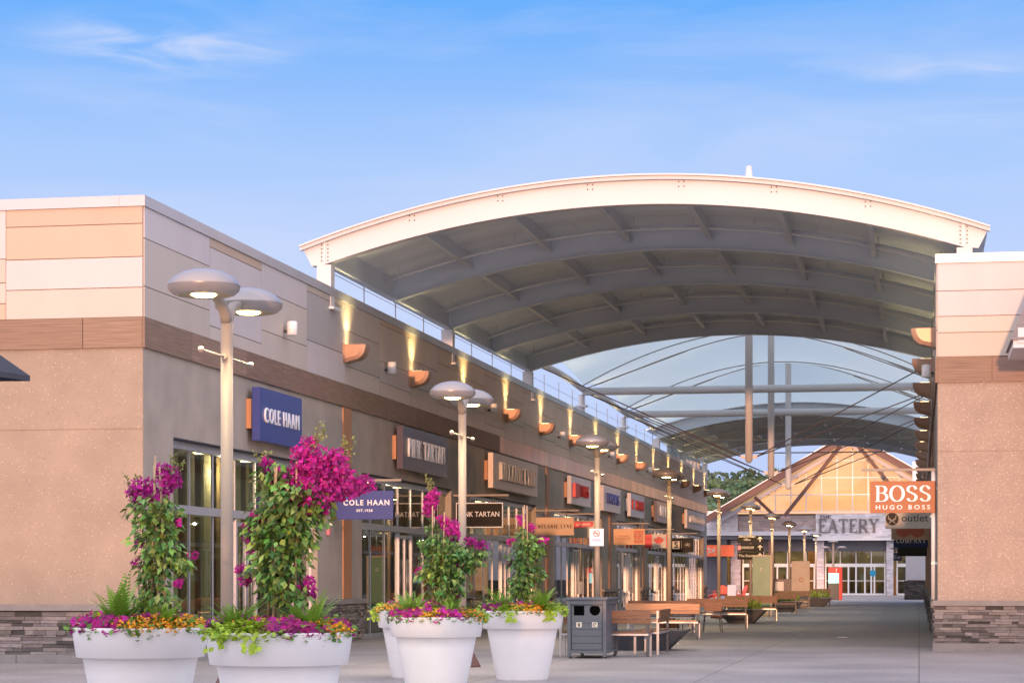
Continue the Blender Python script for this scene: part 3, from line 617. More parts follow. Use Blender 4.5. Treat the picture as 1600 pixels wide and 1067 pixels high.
def w_can(t, cx, y, W, H):
    m = MB(); m.box(cx-.60, cx-.26, y-.008, y+.002, -H/2+.003, H/2-.003); m.build('red_field', M['redk'], t); m = MB(); m.box(cx+.40, cx+.60, y-.008, y+.002, -H/2+.003, H/2-.003); m.build('red_field', M['redk'], t)
    m = MB(); maple(m, cx+.06, .02, .25, y-.006); m.fixn = False; m.build('leaf_emblem', M['redk'], t)
blade('left', 101.2, 2.80, 3.44, .1, 1.30, 'greysign', 'pale hanging blade sign with red ends and a red leaf', w_can)
def w_blk(t, cx, y, W, H):
    m = MB(); m.box(cx-.50, cx-.12, y-.008, y+.002, -.2, .2); m.build('pale_square', M['cream'], t)
    text_obj('S', .42, .01, M['blk'], t, (cx-.31, y-.008, 0), X_, Z_, N_, bold=.015)
    m = MB(); 
    for a in (0, 38, 80, 120, 155, 200, 245, 300, 330): m.tube([(cx+.26, y-.012, .02), (cx+.26+.22*math.cos(R(a)), y-.012, .02+.16*math.sin(R(a)))], [.012, .005], 5)
    m.box(cx-.03, cx-.02, y-.008, y+.002, -.22, .22); m.build('emblem', M['cream'], t)
blade('left', 111.9, 2.72, 3.46, .1, 1.30, 'blk', 'black hanging blade sign with two pale emblems near the far end', w_blk)
def w_boss(t, cx, y, W, H):
    serif_obj('BOSS', .33, .012, M['txtw'], t, (cx, y, .07), X_, Z_, N_, width=1.12, wmul=1.05, track=.05); text_obj('HUGO BOSS', .125, .012, M['txtw'], t, (cx, y, -.21), X_, Z_, N_, width=1.08, bold=.002, space=1.45)
blade('right', 44.6, 2.74, 3.38, .03, 1.33, 'osign', 'large brown-orange hanging sign with white letters, nearest on the right', w_boss)
def w_lulu(t, cx, y, W, H):
    m = MB(); c = (cx-.40, y-.006, -.05); n = 28
    m.prism([(.165*math.cos(2*math.pi*i/n), .165*math.sin(2*math.pi*i/n)) for i in range(n)], (cx-.42, y+.002, -.07), X_, Z_, N_*.008); m.build('emblem_disc', M['txtd'], t)
    m = MB(); 
    for s in (-1, 1): m.tube([(cx-.42+s*.10, y-.008, .03), (cx-.42+s*.085, y-.008, -.06), (cx-.42+s*.02, y-.008, -.10), (cx-.42+s*.03, y-.008, -.13), (cx-.42+s*.09, y-.008, -.20)], [.008, .022, .022, .02, .006], 6)
    m.build('emblem_curve', M['greysign'], t)
    text_obj('outlet', .27, .01, M['txtd'], t, (cx+.16, y, -.05), X_, Z_, N_, width=.68)
blade('right', 57.3, 2.70, 3.34, .03, 1.22, 'greysign', 'grey hanging sign with a black round emblem behind the brown-orange sign', w_lulu)
def w_r3(t, cx, y, W, H):
    n = 16; m = MB(); m.prism([(-.45, .33), (.45, .33), (.45, -.15)]+[(.45-.9*i/8, -.15-.12*abs(math.sin(i*math.pi/4))) for i in range(1, 8)]+[(-.45, -.15)], (cx, y+.002, 0), X_, Z_, N_*.01); m.build('red_patch', M['brick'], t)
blade('right', 72.0, 2.66, 3.34, .03, 1.25, 'tan', 'tan hanging sign with a rust red patch, third along the right wall', w_r3)
blade('right', 82.5, 2.55, 3.30, .03, 1.28, 'navyd', 'dark navy hanging sign with pale serif letters, fourth along the right wall', lambda t, cx, y, W, H: serif_obj('COMPANY', .18, .01, M['cream'], t, (cx, y, -.12), X_, Z_, N_, width=1.08, track=.18))
blade('right', 96, 2.35, 3.1, .03, 1.28, 'olive', 'dark brown hanging sign below the navy one on the right', lambda t, cx, y, W, H: None)
blade('right', 122, 2.35, 2.78, 1.3, 1.75, 'navy', 'tiny square blue hanging sign with white letters at the far right', lambda t, cx, y, W, H: serif_obj('GAP', .20, .01, M['txtw'], t, (cx, y, 0), X_, Z_, N_, width=.36))

# ------------------------------------------------------------------ the canopies
XC = -5.95; HX = 6.86
def bot(dx): return 9.40-1.10*(dx/HX)**2
def top(dx): return 9.98-1.13*(dx/HX)**2
def arcpts(f, h, n=36, d=0): return [(XC-h+2*h*i/n, f(-h+2*h*i/n)+d) for i in range(n+1)]
def girder(mb, y, th, h=HX, fb=bot, ft=top, flange=.0):
    A = arcpts(fb, h); B_ = arcpts(ft, h)
    n = len(A); vs = [(x, y-th/2, z) for x, z in A]+[(x, y-th/2, z) for x, z in B_]+[(x, y+th/2, z) for x, z in A]+[(x, y+th/2, z) for x, z in B_]
    fs = []
    for i in range(n-1):
        fs += [(i, i+1, n+i+1, n+i), (2*n+i+1, 2*n+i, 3*n+i, 3*n+i+1), (2*n+i, 2*n+i+1, i+1, i), (n+i, n+i+1, 3*n+i+1, 3*n+i)]
    fs += [(0, n, 3*n, 2*n), (n-1, 3*n-1, 4*n-1, 2*n-1)]
    mb.raw(vs, fs)
    if flange:
        for i in range(n-1):
            (xa, za), (xb, zb) = A[i], A[i+1]
            mb.raw([(xa, y-flange, za-.02), (xb, y-flange, zb-.02), (xb, y+flange, zb-.02), (xa, y+flange, za-.02), (xa, y-flange, za+.0), (xb, y-flange, zb+.0), (xb, y+flange, zb+.0), (xa, y+flange, za+.0)], [(0, 3, 2, 1), (4, 5, 6, 7), (0, 1, 5, 4), (2, 3, 7, 6)])
def canopy(name_label, ribs, white_front, yend, overhang):
    T = thing('canopy', name_label, 'canopy', (0, 0, 0))
    PX = [XC+q for q in (-4.9, -2.94, -.98, .98, 2.94, 4.9)]
    if white_front:
        y = ribs[0]; m = MB()
        A = arcpts(bot, HX, 40); B_ = arcpts(top, HX+.50, 44)
        # face plate with tapered ends beyond the columns
        f_out = [(x, z) for x, z in A]; T_ = [(x, z) for x, z in B_][::-1]
        tipR = [(XC+HX+.28, 8.28)]; tipL = [(XC-HX-.28, 8.28)]
        n = len(A)
        for i in range(n-1):
            (xa, za), (xb, zb) = A[i], A[i+1]; ta, tb = top(xa-XC), top(xb-XC)
            m.raw([(xa, y-.14, za), (xb, y-.14, zb), (xb, y-.14, tb), (xa, y-.14, ta), (xa, y+.14, za), (xb, y+.14, zb), (xb, y+.14, tb), (xa, y+.14, ta)], [(0, 1, 2, 3), (5, 4, 7, 6), (4, 5, 1, 0), (3, 2, 6, 7)])
        m.build('front_girder', M['beam'], T)
        for s in (-1, 1):
            m = MB(); xa = XC+s*HX; xb = XC+s*(HX+.50)
            m.prism([(xa, 8.29), (xa+s*.30, 8.27), (xb, top(HX+.50)-.02), (xa, top(HX)-.0)], (0, y-.14, 0), X_, Z_, Y_*.28); m.build('girder_tip', M['beam'], T)
            m = MB(); m.box(xa-.015, xa+.015, y-.17, y-.141, 8.3, top(HX)-.02); m.build('splice_plate', M['white'], T)
            m = MB()
            for sx2 in (-.07, .07):
                for j in range(6): m.tube([(xa+sx2, y-.155, 8.38+.085*j), (xa+sx2, y-.141, 8.38+.085*j)], .016, 6)
            m.build('bolts', M['dsteel'], T)
        m = MB()
        for px in PX:
            zc = (bot(px-XC)+top(px-XC))/2+.13
            for ax in (-.055, .055):
                for az in (-.05, .05): m.tube([(px+ax, y-.155, zc+az), (px+ax, y-.141, zc+az)], .016, 7)
        m.build('girder_bolts', M['dsteel'], T)
        # thin roof edge
        m = MB(); B2 = arcpts(top, HX+.53, 48)
        for i in range(48):
            (xa, za), (xb, zb) = B2[i], B2[i+1]
            m.raw([(xa, y-.34, za), (xb, y-.34, zb), (xb, y-.34, zb+.035), (xa, y-.34, za+.035), (xa, y-.05, za), (xb, y-.05, zb), (xb, y-.05, zb+.035), (xa, y-.05, za+.035)], [(0, 1, 2, 3), (4, 5, 1, 0), (3, 2, 6, 7), (5, 4, 7, 6)])
            m.raw([(xa, y-.27, za-.075), (xb, y-.27, zb-.075), (xb, y-.27, zb), (xa, y-.27, za), (xa, y-.14, za-.075), (xb, y-.14, zb-.075), (xb, y-.14, zb), (xa, y-.14, za)], [(0, 1, 2, 3), (4, 5, 1, 0)])
        m.build('roof_edge', M['beam'], T)
    for j, y in enumerate(ribs):
        if white_front and j == 0: continue
        m = MB(); girder(m, y, .03, flange=.13); m.build('rib', M['beamd'], T)
    # roof deck
    m = MB(); n = 36; ya = ribs[0]-(.05 if white_front else .3); yb = yend; P = arcpts(top, HX+.50, n)
    for i in range(n):
        (xa, za), (xb, zb) = P[i], P[i+1]
        m.raw([(xa, ya, za+.004), (xb, ya, zb+.004), (xb, yb, zb+.004), (xa, yb, za+.004), (xa, ya, za+.08), (xb, ya, zb+.08), (xb, yb, zb+.08), (xa, yb, za+.08)], [(0, 3, 2, 1), (4, 5, 6, 7), (0, 1, 5, 4), (2, 3, 7, 6)]+([(3, 0, 4, 7)] if i == 0 else [])+([(1, 2, 6, 5)] if i == n-1 else []))
    m.build('roof_deck', M['deck'], T)
    # purlins, edge beams, pipes, columns
    for px in PX:
        dx = px-XC; zt = top(dx)
        for y0, y1 in zip(ribs, ribs[1:]):
            m = MB(); m.box(px-.012, px+.012, y0+.03, y1-.03, zt-.34, zt-.02); m.box(px-.06, px+.06, y0+.03, y1-.03, zt-.36, zt-.34); m.build('purlin', M['beamd'], T)
    for s in (-1, 1):
        m = MB(); px = XC+s*HX
        for y0, y1 in zip(ribs, ribs[1:]): m.box(px-.015, px+.015, y0+.16, y1-.03, 8.34, top(HX)-.02); m.box(px-.10, px+.10, y0+.16, y1-.03, 8.30, 8.34)
        m.build('edge_beam', M['beamd'], T)
    for j, y in enumerate(ribs[1:]):
        m = MB(); m.tube([(x, y-1.3, z-.28) for x, z in arcpts(top, HX-.1, 24)], .032, 6); [m.tube([(x, y-1.3, z-.28), (x, y-1.3, z)], .014, 5) for x, z in arcpts(top, HX-.4, 9)]; m.build('sprinkler_pipe', M['white'], T)
    for j, y in enumerate(ribs):
        if j % 2: continue
        for s in (-1, 1):
            px = XC+s*(HX+.02); m = MB(); m.box(px-.16, px+.16, y-.15, y+.15, 7.31, 8.29); m.build('column', M['beam'], T)
            b_ = MB(); b_.box(px-.26, px+.26, y-.26, y+.26, 7.31, 7.36) ; b_.build('base_plate', M['beamd'], T)
    return T
RA = [46.3, 52.65, 58.95, 65.3, 71.5]; RB = [107.6, 113.8, 120.0, 126.2, 132.4]
TA = canopy('near arched steel canopy with white front girder spanning between the roofs', RA, True, 71.9, 0)
TB = canopy('far arched grey steel canopy beyond the tent roof', RB, False, 132.7, 0)
m = MB(); 
for y in (113.8, 126.2): m.tube([(XC-HX, y, 8.6), (XC+HX, y, 8.6)], .04, 6)
m.build('tie_rod', M['white'], TB)
# tent roof between them
TT = thing('tent_canopy', 'translucent white membrane tent roof with cables and hanging masts, between the two steel canopies', 'canopy', (0, 0, 0))
nodes = [71.9, 83.4, 95.5, 107.3]
def th_(dx, y):
    e = 1-(dx/HX)**2; base = 8.85+1.85*e
    for a, b in zip(nodes, nodes[1:]):
        if a <= y <= b:
            tt = (y-a)/(b-a); r = math.hypot(dx, (y-(a+b)/2)*1.0); cone = 2.6*math.exp(-r/2.2)
            sag = .35*math.sin(math.pi*tt)*e
            edge = .30*math.sin(math.pi*tt)*(abs(dx)/HX)**6
            k = 0
            if y < nodes[1]: k = max(0, 1-(y-nodes[0])/6)
            if y > nodes[2]: k = max(0, 1-(nodes[-1]-y)/6)
            return (base-sag+cone+edge)*(1-k)+(top(dx)+.03)*k
    return base
m = MB(); nx, ny = 56, 120; g_ = []
for j in range(ny+1):
    y = nodes[0]+(nodes[-1]-nodes[0])*j/ny
    for i in range(nx+1):
        dx = -HX+2*HX*i/nx; tt = 0
        for a, b in zip(nodes, nodes[1:]):
            if a <= y <= b: tt = math.sin(math.pi*(y-a)/(b-a))
        k = 1-.03*tt*0
        g_.append((XC+dx*k, y, th_(dx, y)))
m.raw(g_, [(j*(nx+1)+i, j*(nx+1)+i+1, (j+1)*(nx+1)+i+1, (j+1)*(nx+1)+i) for j in range(ny) for i in range(nx)], True); m.fixn = False; m.build('membrane', M['tent'], TT)
for y in (83.4, 86.3, 95.5, 98.5):
    m = MB(); m.tube([(XC+dx, y, th_(dx, y)-.04) for dx in [-HX+2*HX*i/28 for i in range(29)]], .022, 6); m.build('arch_tube', M['pole'], TT)
for y in (83.4, 95.5):
    m = MB(); m.tube([(XC-HX, y, 8.62), (XC+HX, y, 8.62)], .15, 16); m.build('cross_tube', M['beam'], TT)
    for s in (-1, 1):
        m = MB(); m.tube([(XC+s*(HX+.05), y, 7.3), (XC+s*(HX+.05), y, 8.5)], .12, 12); m.box(XC+s*(HX+.05)-.22, XC+s*(HX+.05)+.22, y-.2, y+.2, 8.02, 8.08); m.build('column', M['beam'], TT)
        m = MB()
        for f_ in (.30, .55):
            m.tube([(XC+s*HX, y, 8.7), (XC+s*HX*(1-f_), y+2.6*1, th_(HX*(1-f_), y+2.6)-.08)], .022, 6); 0
        m.build('brace', M['pole'], TT)
for s in (-1, 1):
    m = MB()
    for a, b in zip(nodes, nodes[1:]): m.tube([(XC+s*(HX+.02), a+(b-a)*i/10, 8.72+.12*math.sin(math.pi*i/10)) for i in range(11)], .12, 10)
    m.build('edge_tube', M['beam'], TT)
mids = [(a+b)/2 for a, b in zip(nodes, nodes[1:])]
for y in mids:
    m = MB(); m.tube([(XC, y, 5.62), (XC, y, 12.4), (XC, y, 15.3), (XC, y, 16.05)], [.135, .135, .17, .10], 18); m.tube([(XC, y, 5.5), (XC, y, 5.62)], [.07, .135], 18); ms = m.build('mast', M['beam'], TT)
    m = MB()
    for sx_ in (-1, 1): m.prism([(0, -.04), (.26, .06), (.30, .13), (.0, .14)], (XC, y-.02, 5.62), X_*sx_, Z_, Y_*.04); m.tube([(XC+sx_*.24, y-.05, 5.72), (XC+sx_*.24, y+.05, 5.72)], .07, 10)
    m.build('lug', M['beam'], TT)
    m = MB()
    a, b = y-6, y+6
    for nd in (a, b):
        for s in (-1, 1): m.tube([(XC+s*.26, y, 5.72), (XC+s*HX, nd, 8.62)], .022, 5, cap=False)
    m.build('cable', M['cable'], TT)

# guard posts with a thin wire along the left parapet
gp = thing('guard_wire', 'thin metal posts and wire along the top of the left parapet', 'railing', (0, 0, 0))
for i in range(24):
    y = 47.6+3.2*i; m = MB(); m.tube([(XL-.42, y, 7.3), (XL-.42, y, 8.65)], .016, 6); m.build('post', M['steel'], gp)
m = MB(); m.tube([(XL-.42, 47.6, 8.35), (XL-.42, 47.6+3.2*23, 8.35)], .008, 5); m.build('wire', M['steel'], gp)
m = MB(); m.box(XL-.12, XL-.10, 112.5, 129.5, 7.82, 8.45)
rl = thing('roof_railing', 'short pale glass railing on the parapet at the far end of the left roof', 'railing', (0, 0, 0)); 
m.build('glass_panel', M['glass'], rl)
m = MB(); [m.box(XL-.14, XL-.08, y-.03, y+.03, 7.80, 8.48) for y in [112.5+2.1*i for i in range(9)]]; m.box(XL-.14, XL-.08, 112.5, 129.4, 8.48, 8.52); m.build('rail_frame', M['alu'], rl)

# ------------------------------------------------------------------ street lamps
def make_lamp():
    t = thing('street_lamp', '', 'street lamp')
    m = MB(); m.lathe([(.30, 0), (.30, .03), (.10, .40), (.066, .44)], n=4, smooth=False); m.build('base', M['timber'], t)
    m = MB(); m.tube([(0, 0, .0), (0, 0, 4.16)], .064, 20); ml = m.build('pole', M['pole'], t)
    m = MB()
    for s in (-1, 1): m.tube([(0, 0, 4.08), (0, s*.06, 4.17), (0, s*.20, 4.27), (0, s*.55, 4.34)], [.063, .06, .052, .045], 12)
    m.build('fork', M['pole'], t)
    for s in (-1, 1):
        m = MB(); m.lathe([(.001, .165), (.10, .160), (.20, .135), (.29, .088), (.345, .035), (.362, .0), (.362, -.006)], (0, s*.74, 4.37), 40); m.lathe([(.355, -.006), (.355, -.012)], (0, s*.74, 4.37), 40)
        m.lathe([(.365, -.012), (.355, -.05), (.31, -.092), (.27, -.105), (.26, -.100)], (0, s*.74, 4.37), 40); hd = m.build('lamp_head', M['head'], t)
        m = MB(); m.lathe([(.262, -.100), (.001, -.085)], (0, s*.74, 4.37), 32); m.fixn = False; m.build('underside', M['lensrim'], hd)
        m = MB(); m.lathe([(.13, -.094), (.10, -.112), (.001, -.116)], (0, s*.74, 4.37), 20); m.build('lens', M['lens'], hd)
        ll_ = bpy.data.lights.new('lamp_light', 'SPOT'); ll_.energy = 280; ll_.color = (1, .78, .48); ll_.spot_size = R(128); ll_.spot_blend = .5; ll_.shadow_soft_size = .12
        ob = link(bpy.data.objects.new('lamp_light', ll_)); ob.parent = t; ob.location = (0, s*.82, 4.24); KIDS.setdefault(t.name, []).append(ob)
    m = MB(); m.tube([(0, -.80, 3.72), (0, .80, 3.72)], .014, 8); m.tube([(0, -.12, 3.72), (0, .12, 3.72)], .03, 10)
    for s in (-1, 1): m.lathe([(.001, .036), (.026, .026), (.036, 0), (.026, -.026), (.001, -.036)], (0, s*.82, 3.72), 12)
    m.build('banner_arm', M['pole'], t)
    return t
lamp0 = make_lamp(); lamp0.location = (-7.05, 21.62, 0)
LY = [21.62, 34.35, 47.35, 62.15, 76.55, 91.25, 105.7, 121.0, 135.9, 150.2]; LX = [-7.05, -7.24, -6.95, -7.04, -6.92, -6.92, -6.98, -7.04, -6.98, -6.94]
ll = ['twin headed street lamp nearest the camera, rising behind the fullest flower pot', 'twin headed street lamp behind the two tall white pots', 'twin headed street lamp carrying a small white notice, behind the litter bin', 'twin headed street lamp above the light wooden bench', 'twin headed street lamp at the end of the left building', 'twin headed street lamp carrying three dark direction boards', 'twin headed street lamp behind the tall glass map panel', 'twin headed street lamp before the left bay of the gabled hall', 'ninth twin headed street lamp, its head just left of the serif hall letters', 'farthest twin headed street lamp, below the serif hall letters']
for i in range(10):
    o = lamp0 if i == 0 else copy_tree(lamp0); o.location = (LX[i], LY[i], 0); o['label'] = ll[i]; o['category'] = 'street lamp'; o['group'] = 'twin headed lamps down the street'
# three headed lamp by the hall
tx, ty = at(1302, 147)
t3 = thing('street_lamp', 'grey street lamp with three small discs in front of the hall doors', 'street lamp', (tx, ty, 0))
m = MB(); m.lathe([(.38, 0), (.36, .05), (.12, .55), (.08, .58)], n=4, smooth=False); m.build('base', M['cap'], t3)
m = MB(); m.tube([(0, 0, .1), (0, 0, 3.75)], .075, 12); [m.tube([(0, 0, 3.0), (s*.3, 0, 3.35)], .035, 8) for s in (-1, 1)]; m.build('pole', M['pole'], t3)
for (dx, dz) in ((0, 3.85), (-.55, 3.45), (.55, 3.45)):
    m = MB(); m.lathe([(.001, .09), (.2, .07), (.36, .0), (.30, -.06), (.001, -.07)], (dx, 0, dz), 24); m.build('lamp_head', M['head'], t3)

# no-smoking notice on the third lamp
nx_, ny_ = LX[2], LY[2]-.10; zz = HH(839, 47.6)
t = thing('notice_sign', 'small white no smoking notice strapped to a lamp post', 'sign', (nx_, ny_, zz))
m = MB(); m.box(-.155, .155, -.008, .008, -.19, .19); m.build('sign_plate', M['wsign'], t, bevel=.004)
m = MB(); P = [(.068*math.cos(2*math.pi*i/20), -.012, .085+.068*math.sin(2*math.pi*i/20)) for i in range(21)]; m.tube(P, .008, 5); m.tube([(-.045, -.012, .13), (.045, -.012, .04)], .007, 5); m.build('red_circle', M['redk'], t)
m = MB(); m.box(-.05, .05, -.012, -.009, .078, .093); m.build('cigarette', M['txtd'], t)
m = MB(); [m.box(-.10, .10, -.010, -.009, z, z+.012) for z in (-.04, -.07, -.10)]; m.build('small_print', M['bluet'], t)

# direction boards on the sixth lamp
for k, (tx_, label) in enumerate((('Administration\nOffice', 'topmost of three dark direction boards on a lamp post'), ('WASHROOM', 'middle one of three dark direction boards on a lamp post'), ('The Eatery', 'lowest of three dark direction boards on a lamp post'))):
    z = 91.1; cxp = at(1171, z); zc = HH((842.5, 855.5, 868)[k], z)
    t = thing('direction_board', label, 'sign', (LX[5], LY[5]-.12, zc), group='direction boards on the lamp post')
    m = MB(); m.box(-.54, .54, -.02, .02, -.155, .155); m.build('board', M['olive'], t, bevel=.004)
    text_obj(tx_, .15 if k else .135, .006, M['cream'], t, (-.14, -.02, 0 if k else .055), X_, Z_, N_, width=(.70, .56, .70)[k])
    m = MB(); m.bar((.40, -.024, -.10), (.40, -.024, .06), .035, .006, up=(0, 1, 0)); m.bar((.40, -.026, .10), (.31, -.026, .01), .03, .006, up=(0, 1, 0)); m.bar((.40, -.028, .10), (.49, -.028, .01), .03, .006, up=(0, 1, 0)); m.build('arrow', M['cream'], t)
    if k == 1: m = MB(); m.box(-.52, -.40, -.026, -.02, -.09, .09); m.build('pictogram', M['pinkl'], t)

# ------------------------------------------------------------------ far end: the hall with a glazed gable
HYt = 175.0
TE = thing('food_hall', 'stone fronted hall with a glazed timber gable coloured by reflected sunset at the end of the street', 'building', (0, HYt, 0))
pale = lambda r_: tuple([r_.uniform(.86, 1.12)]*3)
r_ = random.Random(11)
def sbox(mb, x0, x1, y0, y1, z0, z1): mb.box(x0, x1, y0, y1, z0, z1)
def stonepanel(mb, x0, x1, yf, z0, z1, base=(1, 1, 1), cw=1.1, ch=.16):
    z = z0
    while z < z1-.01:
        h = min(ch*r_.choice((.7, 1, 1.3)), z1-z); x = x0-r_.random()*cw
        while x < x1:
            wd = r_.uniform(.4, 1.3)*cw; a, b = max(x, x0), min(x+wd, x1)
            if b-a > .03: k = r_.uniform(.8, 1.15); mb.col = tuple(k*q*r_.uniform(.97, 1.03) for q in base); mb.box(a+.004, b-.004, yf-r_.uniform(.0, .06), yf+.15, z+.004, z+h-.004)
            x += wd
        z += h
bk = MB(); bk.box(-30, 14, .5, 1.0, 3.5, 6.55); bk.box(-30, -15.3, .5, 1, 0, 3.5); bk.build('rear_wall', M['soffit'], TE)
m = MB(); stonepanel(m, -8.1, -.3, .0, 4.55, 6.5); m.build('parapet_stone', M['wstone'], TE); m = MB(); stonepanel(m, -18.5, -14.3, .0, 5.1, 6.75); m.build('parapet_stone', M['wstone'], TE)
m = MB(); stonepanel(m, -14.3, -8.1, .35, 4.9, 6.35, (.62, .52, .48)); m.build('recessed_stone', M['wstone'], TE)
m = MB(); m.box(-8.3, -.1, -.5, .5, 4.35, 4.53); m.build('canopy_edge', M['wframe'], TE)
m = MB(); m.box(-18.5, -8.32, -.9, .5, 4.75, 5.08); m.build('awning', M['bluet'], TE) if False else m.build('awning', M['pale'], TE)
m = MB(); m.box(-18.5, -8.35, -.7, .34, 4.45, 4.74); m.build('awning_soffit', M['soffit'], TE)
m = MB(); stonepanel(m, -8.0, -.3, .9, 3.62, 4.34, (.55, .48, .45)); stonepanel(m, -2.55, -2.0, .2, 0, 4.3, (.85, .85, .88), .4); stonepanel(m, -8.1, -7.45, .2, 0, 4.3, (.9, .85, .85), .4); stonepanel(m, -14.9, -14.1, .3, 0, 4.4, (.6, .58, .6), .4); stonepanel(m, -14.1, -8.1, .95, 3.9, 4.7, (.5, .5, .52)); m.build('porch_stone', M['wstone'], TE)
# letters
serif_obj('EATERY', 1.08, .10, M['eatlet'], TE, (-5.52, -.07, 5.52), X_, Z_, N_, width=4.75, wmul=1.05, track=.05)
serif_obj('THE', .32, .08, M['eatlet'], TE, (-7.35, -.07, 6.23), X_, Z_, N_, width=.95)
# porch columns
for x in (-15.35, -11.6): m = MB(); m.box(x-.22, x+.22, -.5, -.1, 0, 4.45); m.build('porch_column', M['dsteel' if x < -12 else 'timber'], TE)
# glazing bays
def bay(x0, x1, z1, xs, doors=(), mat_='wframe', yf=1.0):
    m = MB(); m.box(x0, x1, yf-.06, yf+.06, z1-.12, z1); m.box(x0, x1, yf-.08, yf+.08, 2.25, 2.52); m.box(x0, x1, yf-.06, yf+.06, 0, .14)
    for x in xs: m.box(x-.06, x+.06, yf-.065, yf+.065, .14, 2.25)
    for x in xs[::2]: m.box(x-.03, x+.03, yf-.05, yf+.05, 2.52, z1-.12)
    for a, b in zip(xs, xs[1:]): m.box(a+.06, b-.06, yf-.04, yf+.04, 1.12, 1.17)
    f = m.build('window_wall', M[mat_], TE)
    m = MB(); m.box(x0, x1, yf+.01, yf+.02, .14, z1-.12); m.build('glazing', M['glass'], f)
bay(-7.4, -2.6, 3.62, [-7.35, -6.75, -6.2, -5.55, -4.95, -4.25, -3.75, -3.5, -2.68])
bay(-1.75, -.95, 3.45, [-1.72, -.98]); bay(-14.0, -8.2, 3.85, [-13.95, -13.1, -12.3, -11.2, -10.4, -9.5, -8.9, -8.25]); bay(-21, -15.6, 2.9, [-20.9, -19.5, -18.1, -16.9, -15.7])
for x in (-5.25, -4.6): pass
# interior: warm lit room
m = MB(); m.col = (1, 1, 1); m.box(-22, 3, 7, 7.2, 0, 4.6); m.box(-22, 3, 1.1, 7, 4.3, 4.4); m.build('room_wall', M['intw'], TE)
m = MB(); m.box(-22, 3, 1.1, 7, .004, .02); m.build('room_floor', M['floor'], TE)
m = MB(); 
for i in range(26): m.col = r_.choice(((1, .8, .55), (.4, .3, .25), (.25, .3, .28), (1, .5, .3))); x = -21+i*.86; m.box(x, x+r_.uniform(.3, .75), 3+r_.random()*3, 6.5, .02, r_.choice((1.2, 1.6, 2.8, 3.6)))
m.build('room_display', M['intw'], TE)
m = MB(); [m.box(x, x+.9, 2.2+q, 2.4+q, 4.2, 4.27) for x in [-20+1.9*i for i in range(12)] for q in (0, 2.2)]; m.build('ceiling_light', M['warm'], TE)
m = MB(); m.lathe([(.001, 0), (.26, 0)], (0, 0, 0), 24); 
tchs = MB(); tchs.prism([(.26*math.cos(2*math.pi*i/20), .26*math.sin(2*math.pi*i/20)) for i in range(20)], (-3.62, .95, 1.75), X_, Z_, N_*.02); tchs.build('round_sticker', M['teal'], TE)
# gable
AX, AZ, SL = -5.4, 12.6, .585
def gz(x): return AZ-SL*abs(x-AX)
gh = 10.4
m = MB()                                               # glowing panel behind the glass, standing in for the reflected sunset
m.prism([(AX-gh+.5, 6.55), (AX+gh-.5, 6.55), (AX+.0, AZ-.35)], (0, 6.5, 0), X_, Z_, Y_*.2)
M['glow'] = mat('sunset_glow_lining', (.75, .42, .2), .7, noise=(.35, .25), spec=0, emit=((1, .62, .36), .70))
m.build('sunset_glow_panel', M['glow'], TE)
M['glow2'] = mat('sunset_glow_ceiling', (.7, .38, .18), .7, noise=(.5, .2), emit=((1, .60, .34), .55))  # emission carries the same painted sunset glow onto the ceiling
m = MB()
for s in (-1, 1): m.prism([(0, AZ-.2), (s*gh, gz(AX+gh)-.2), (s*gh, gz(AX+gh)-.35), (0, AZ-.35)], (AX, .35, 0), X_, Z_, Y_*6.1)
m.box(AX-gh, AX+gh, .35, 6.4, 6.5, 6.54); m.build('sunset_glow_ceiling', M['glow2'], TE)
m = MB(); m.prism([(AX-gh+.4, 6.62), (AX+gh-.4, 6.62), (AX, AZ-.45)], (0, .20, 0), X_, Z_, Y_*.015); m.build('gable_glass', M['glass'], TE)
m = MB()
for i in range(-8, 9):
    x = AX+.2+i*1.22
    if abs(x-AX) < gh-1: m.box(x-.04, x+.04, .10, .19, 6.62, gz(x)-.5)
for z in (6.66, 8.0, 9.35, 10.7):
    q = (AZ-.5-z)/SL; 
    if q > 0: m.box(AX-q, AX+q, .095, .185, z-.04, z+.04)
m.build('gable_mullion', M['wframe'], TE)
for s in (-1, 1):
    for nm, y0, th, off, mt in (('roof_slab', -2.4, 9.5, .0, 'timber'), ('barge_board', -2.62, .2, -.28, 'timber'), ('rafter', -1.3, .3, -.75, 'pale')):
        m = MB(); m.prism([(0, AZ+off+.22), (s*(gh+.8), gz(AX+gh+.8)+off+.22), (s*(gh+.8), gz(AX+gh+.8)+off-.1), (0, AZ+off-.1)], (AX, y0, 0), X_, Z_, Y_*th); m.build(nm, M[mt], TE)
m = MB()
for s in (-1, 1): m.prism([(0, AZ+.30), (s*(gh+.8), gz(AX+gh+.8)+.30), (s*(gh+.8), gz(AX+gh+.8)+.22), (0, AZ+.22)], (AX, -2.5, 0), X_, Z_, Y_*9.6)
m.build('roof_sheet', M['white'], TE)
for s in (-1, 1):
    m = MB(); m.bar((AX+s*.35, -1.6, AZ-.4), (AX+s*5.1, -1.0, 6.3), .28, .34, up=(0, 1, 0)); m.build('strut', M['timber'], TE)
    m = MB(); m.bar((AX+s*7.4, -1.6, gz(AX+7.4)-.5), (AX+s*6.0, -1.0, 6.4), .24, .3, up=(0, 1, 0)); m.build('brace', M['timber'], TE)
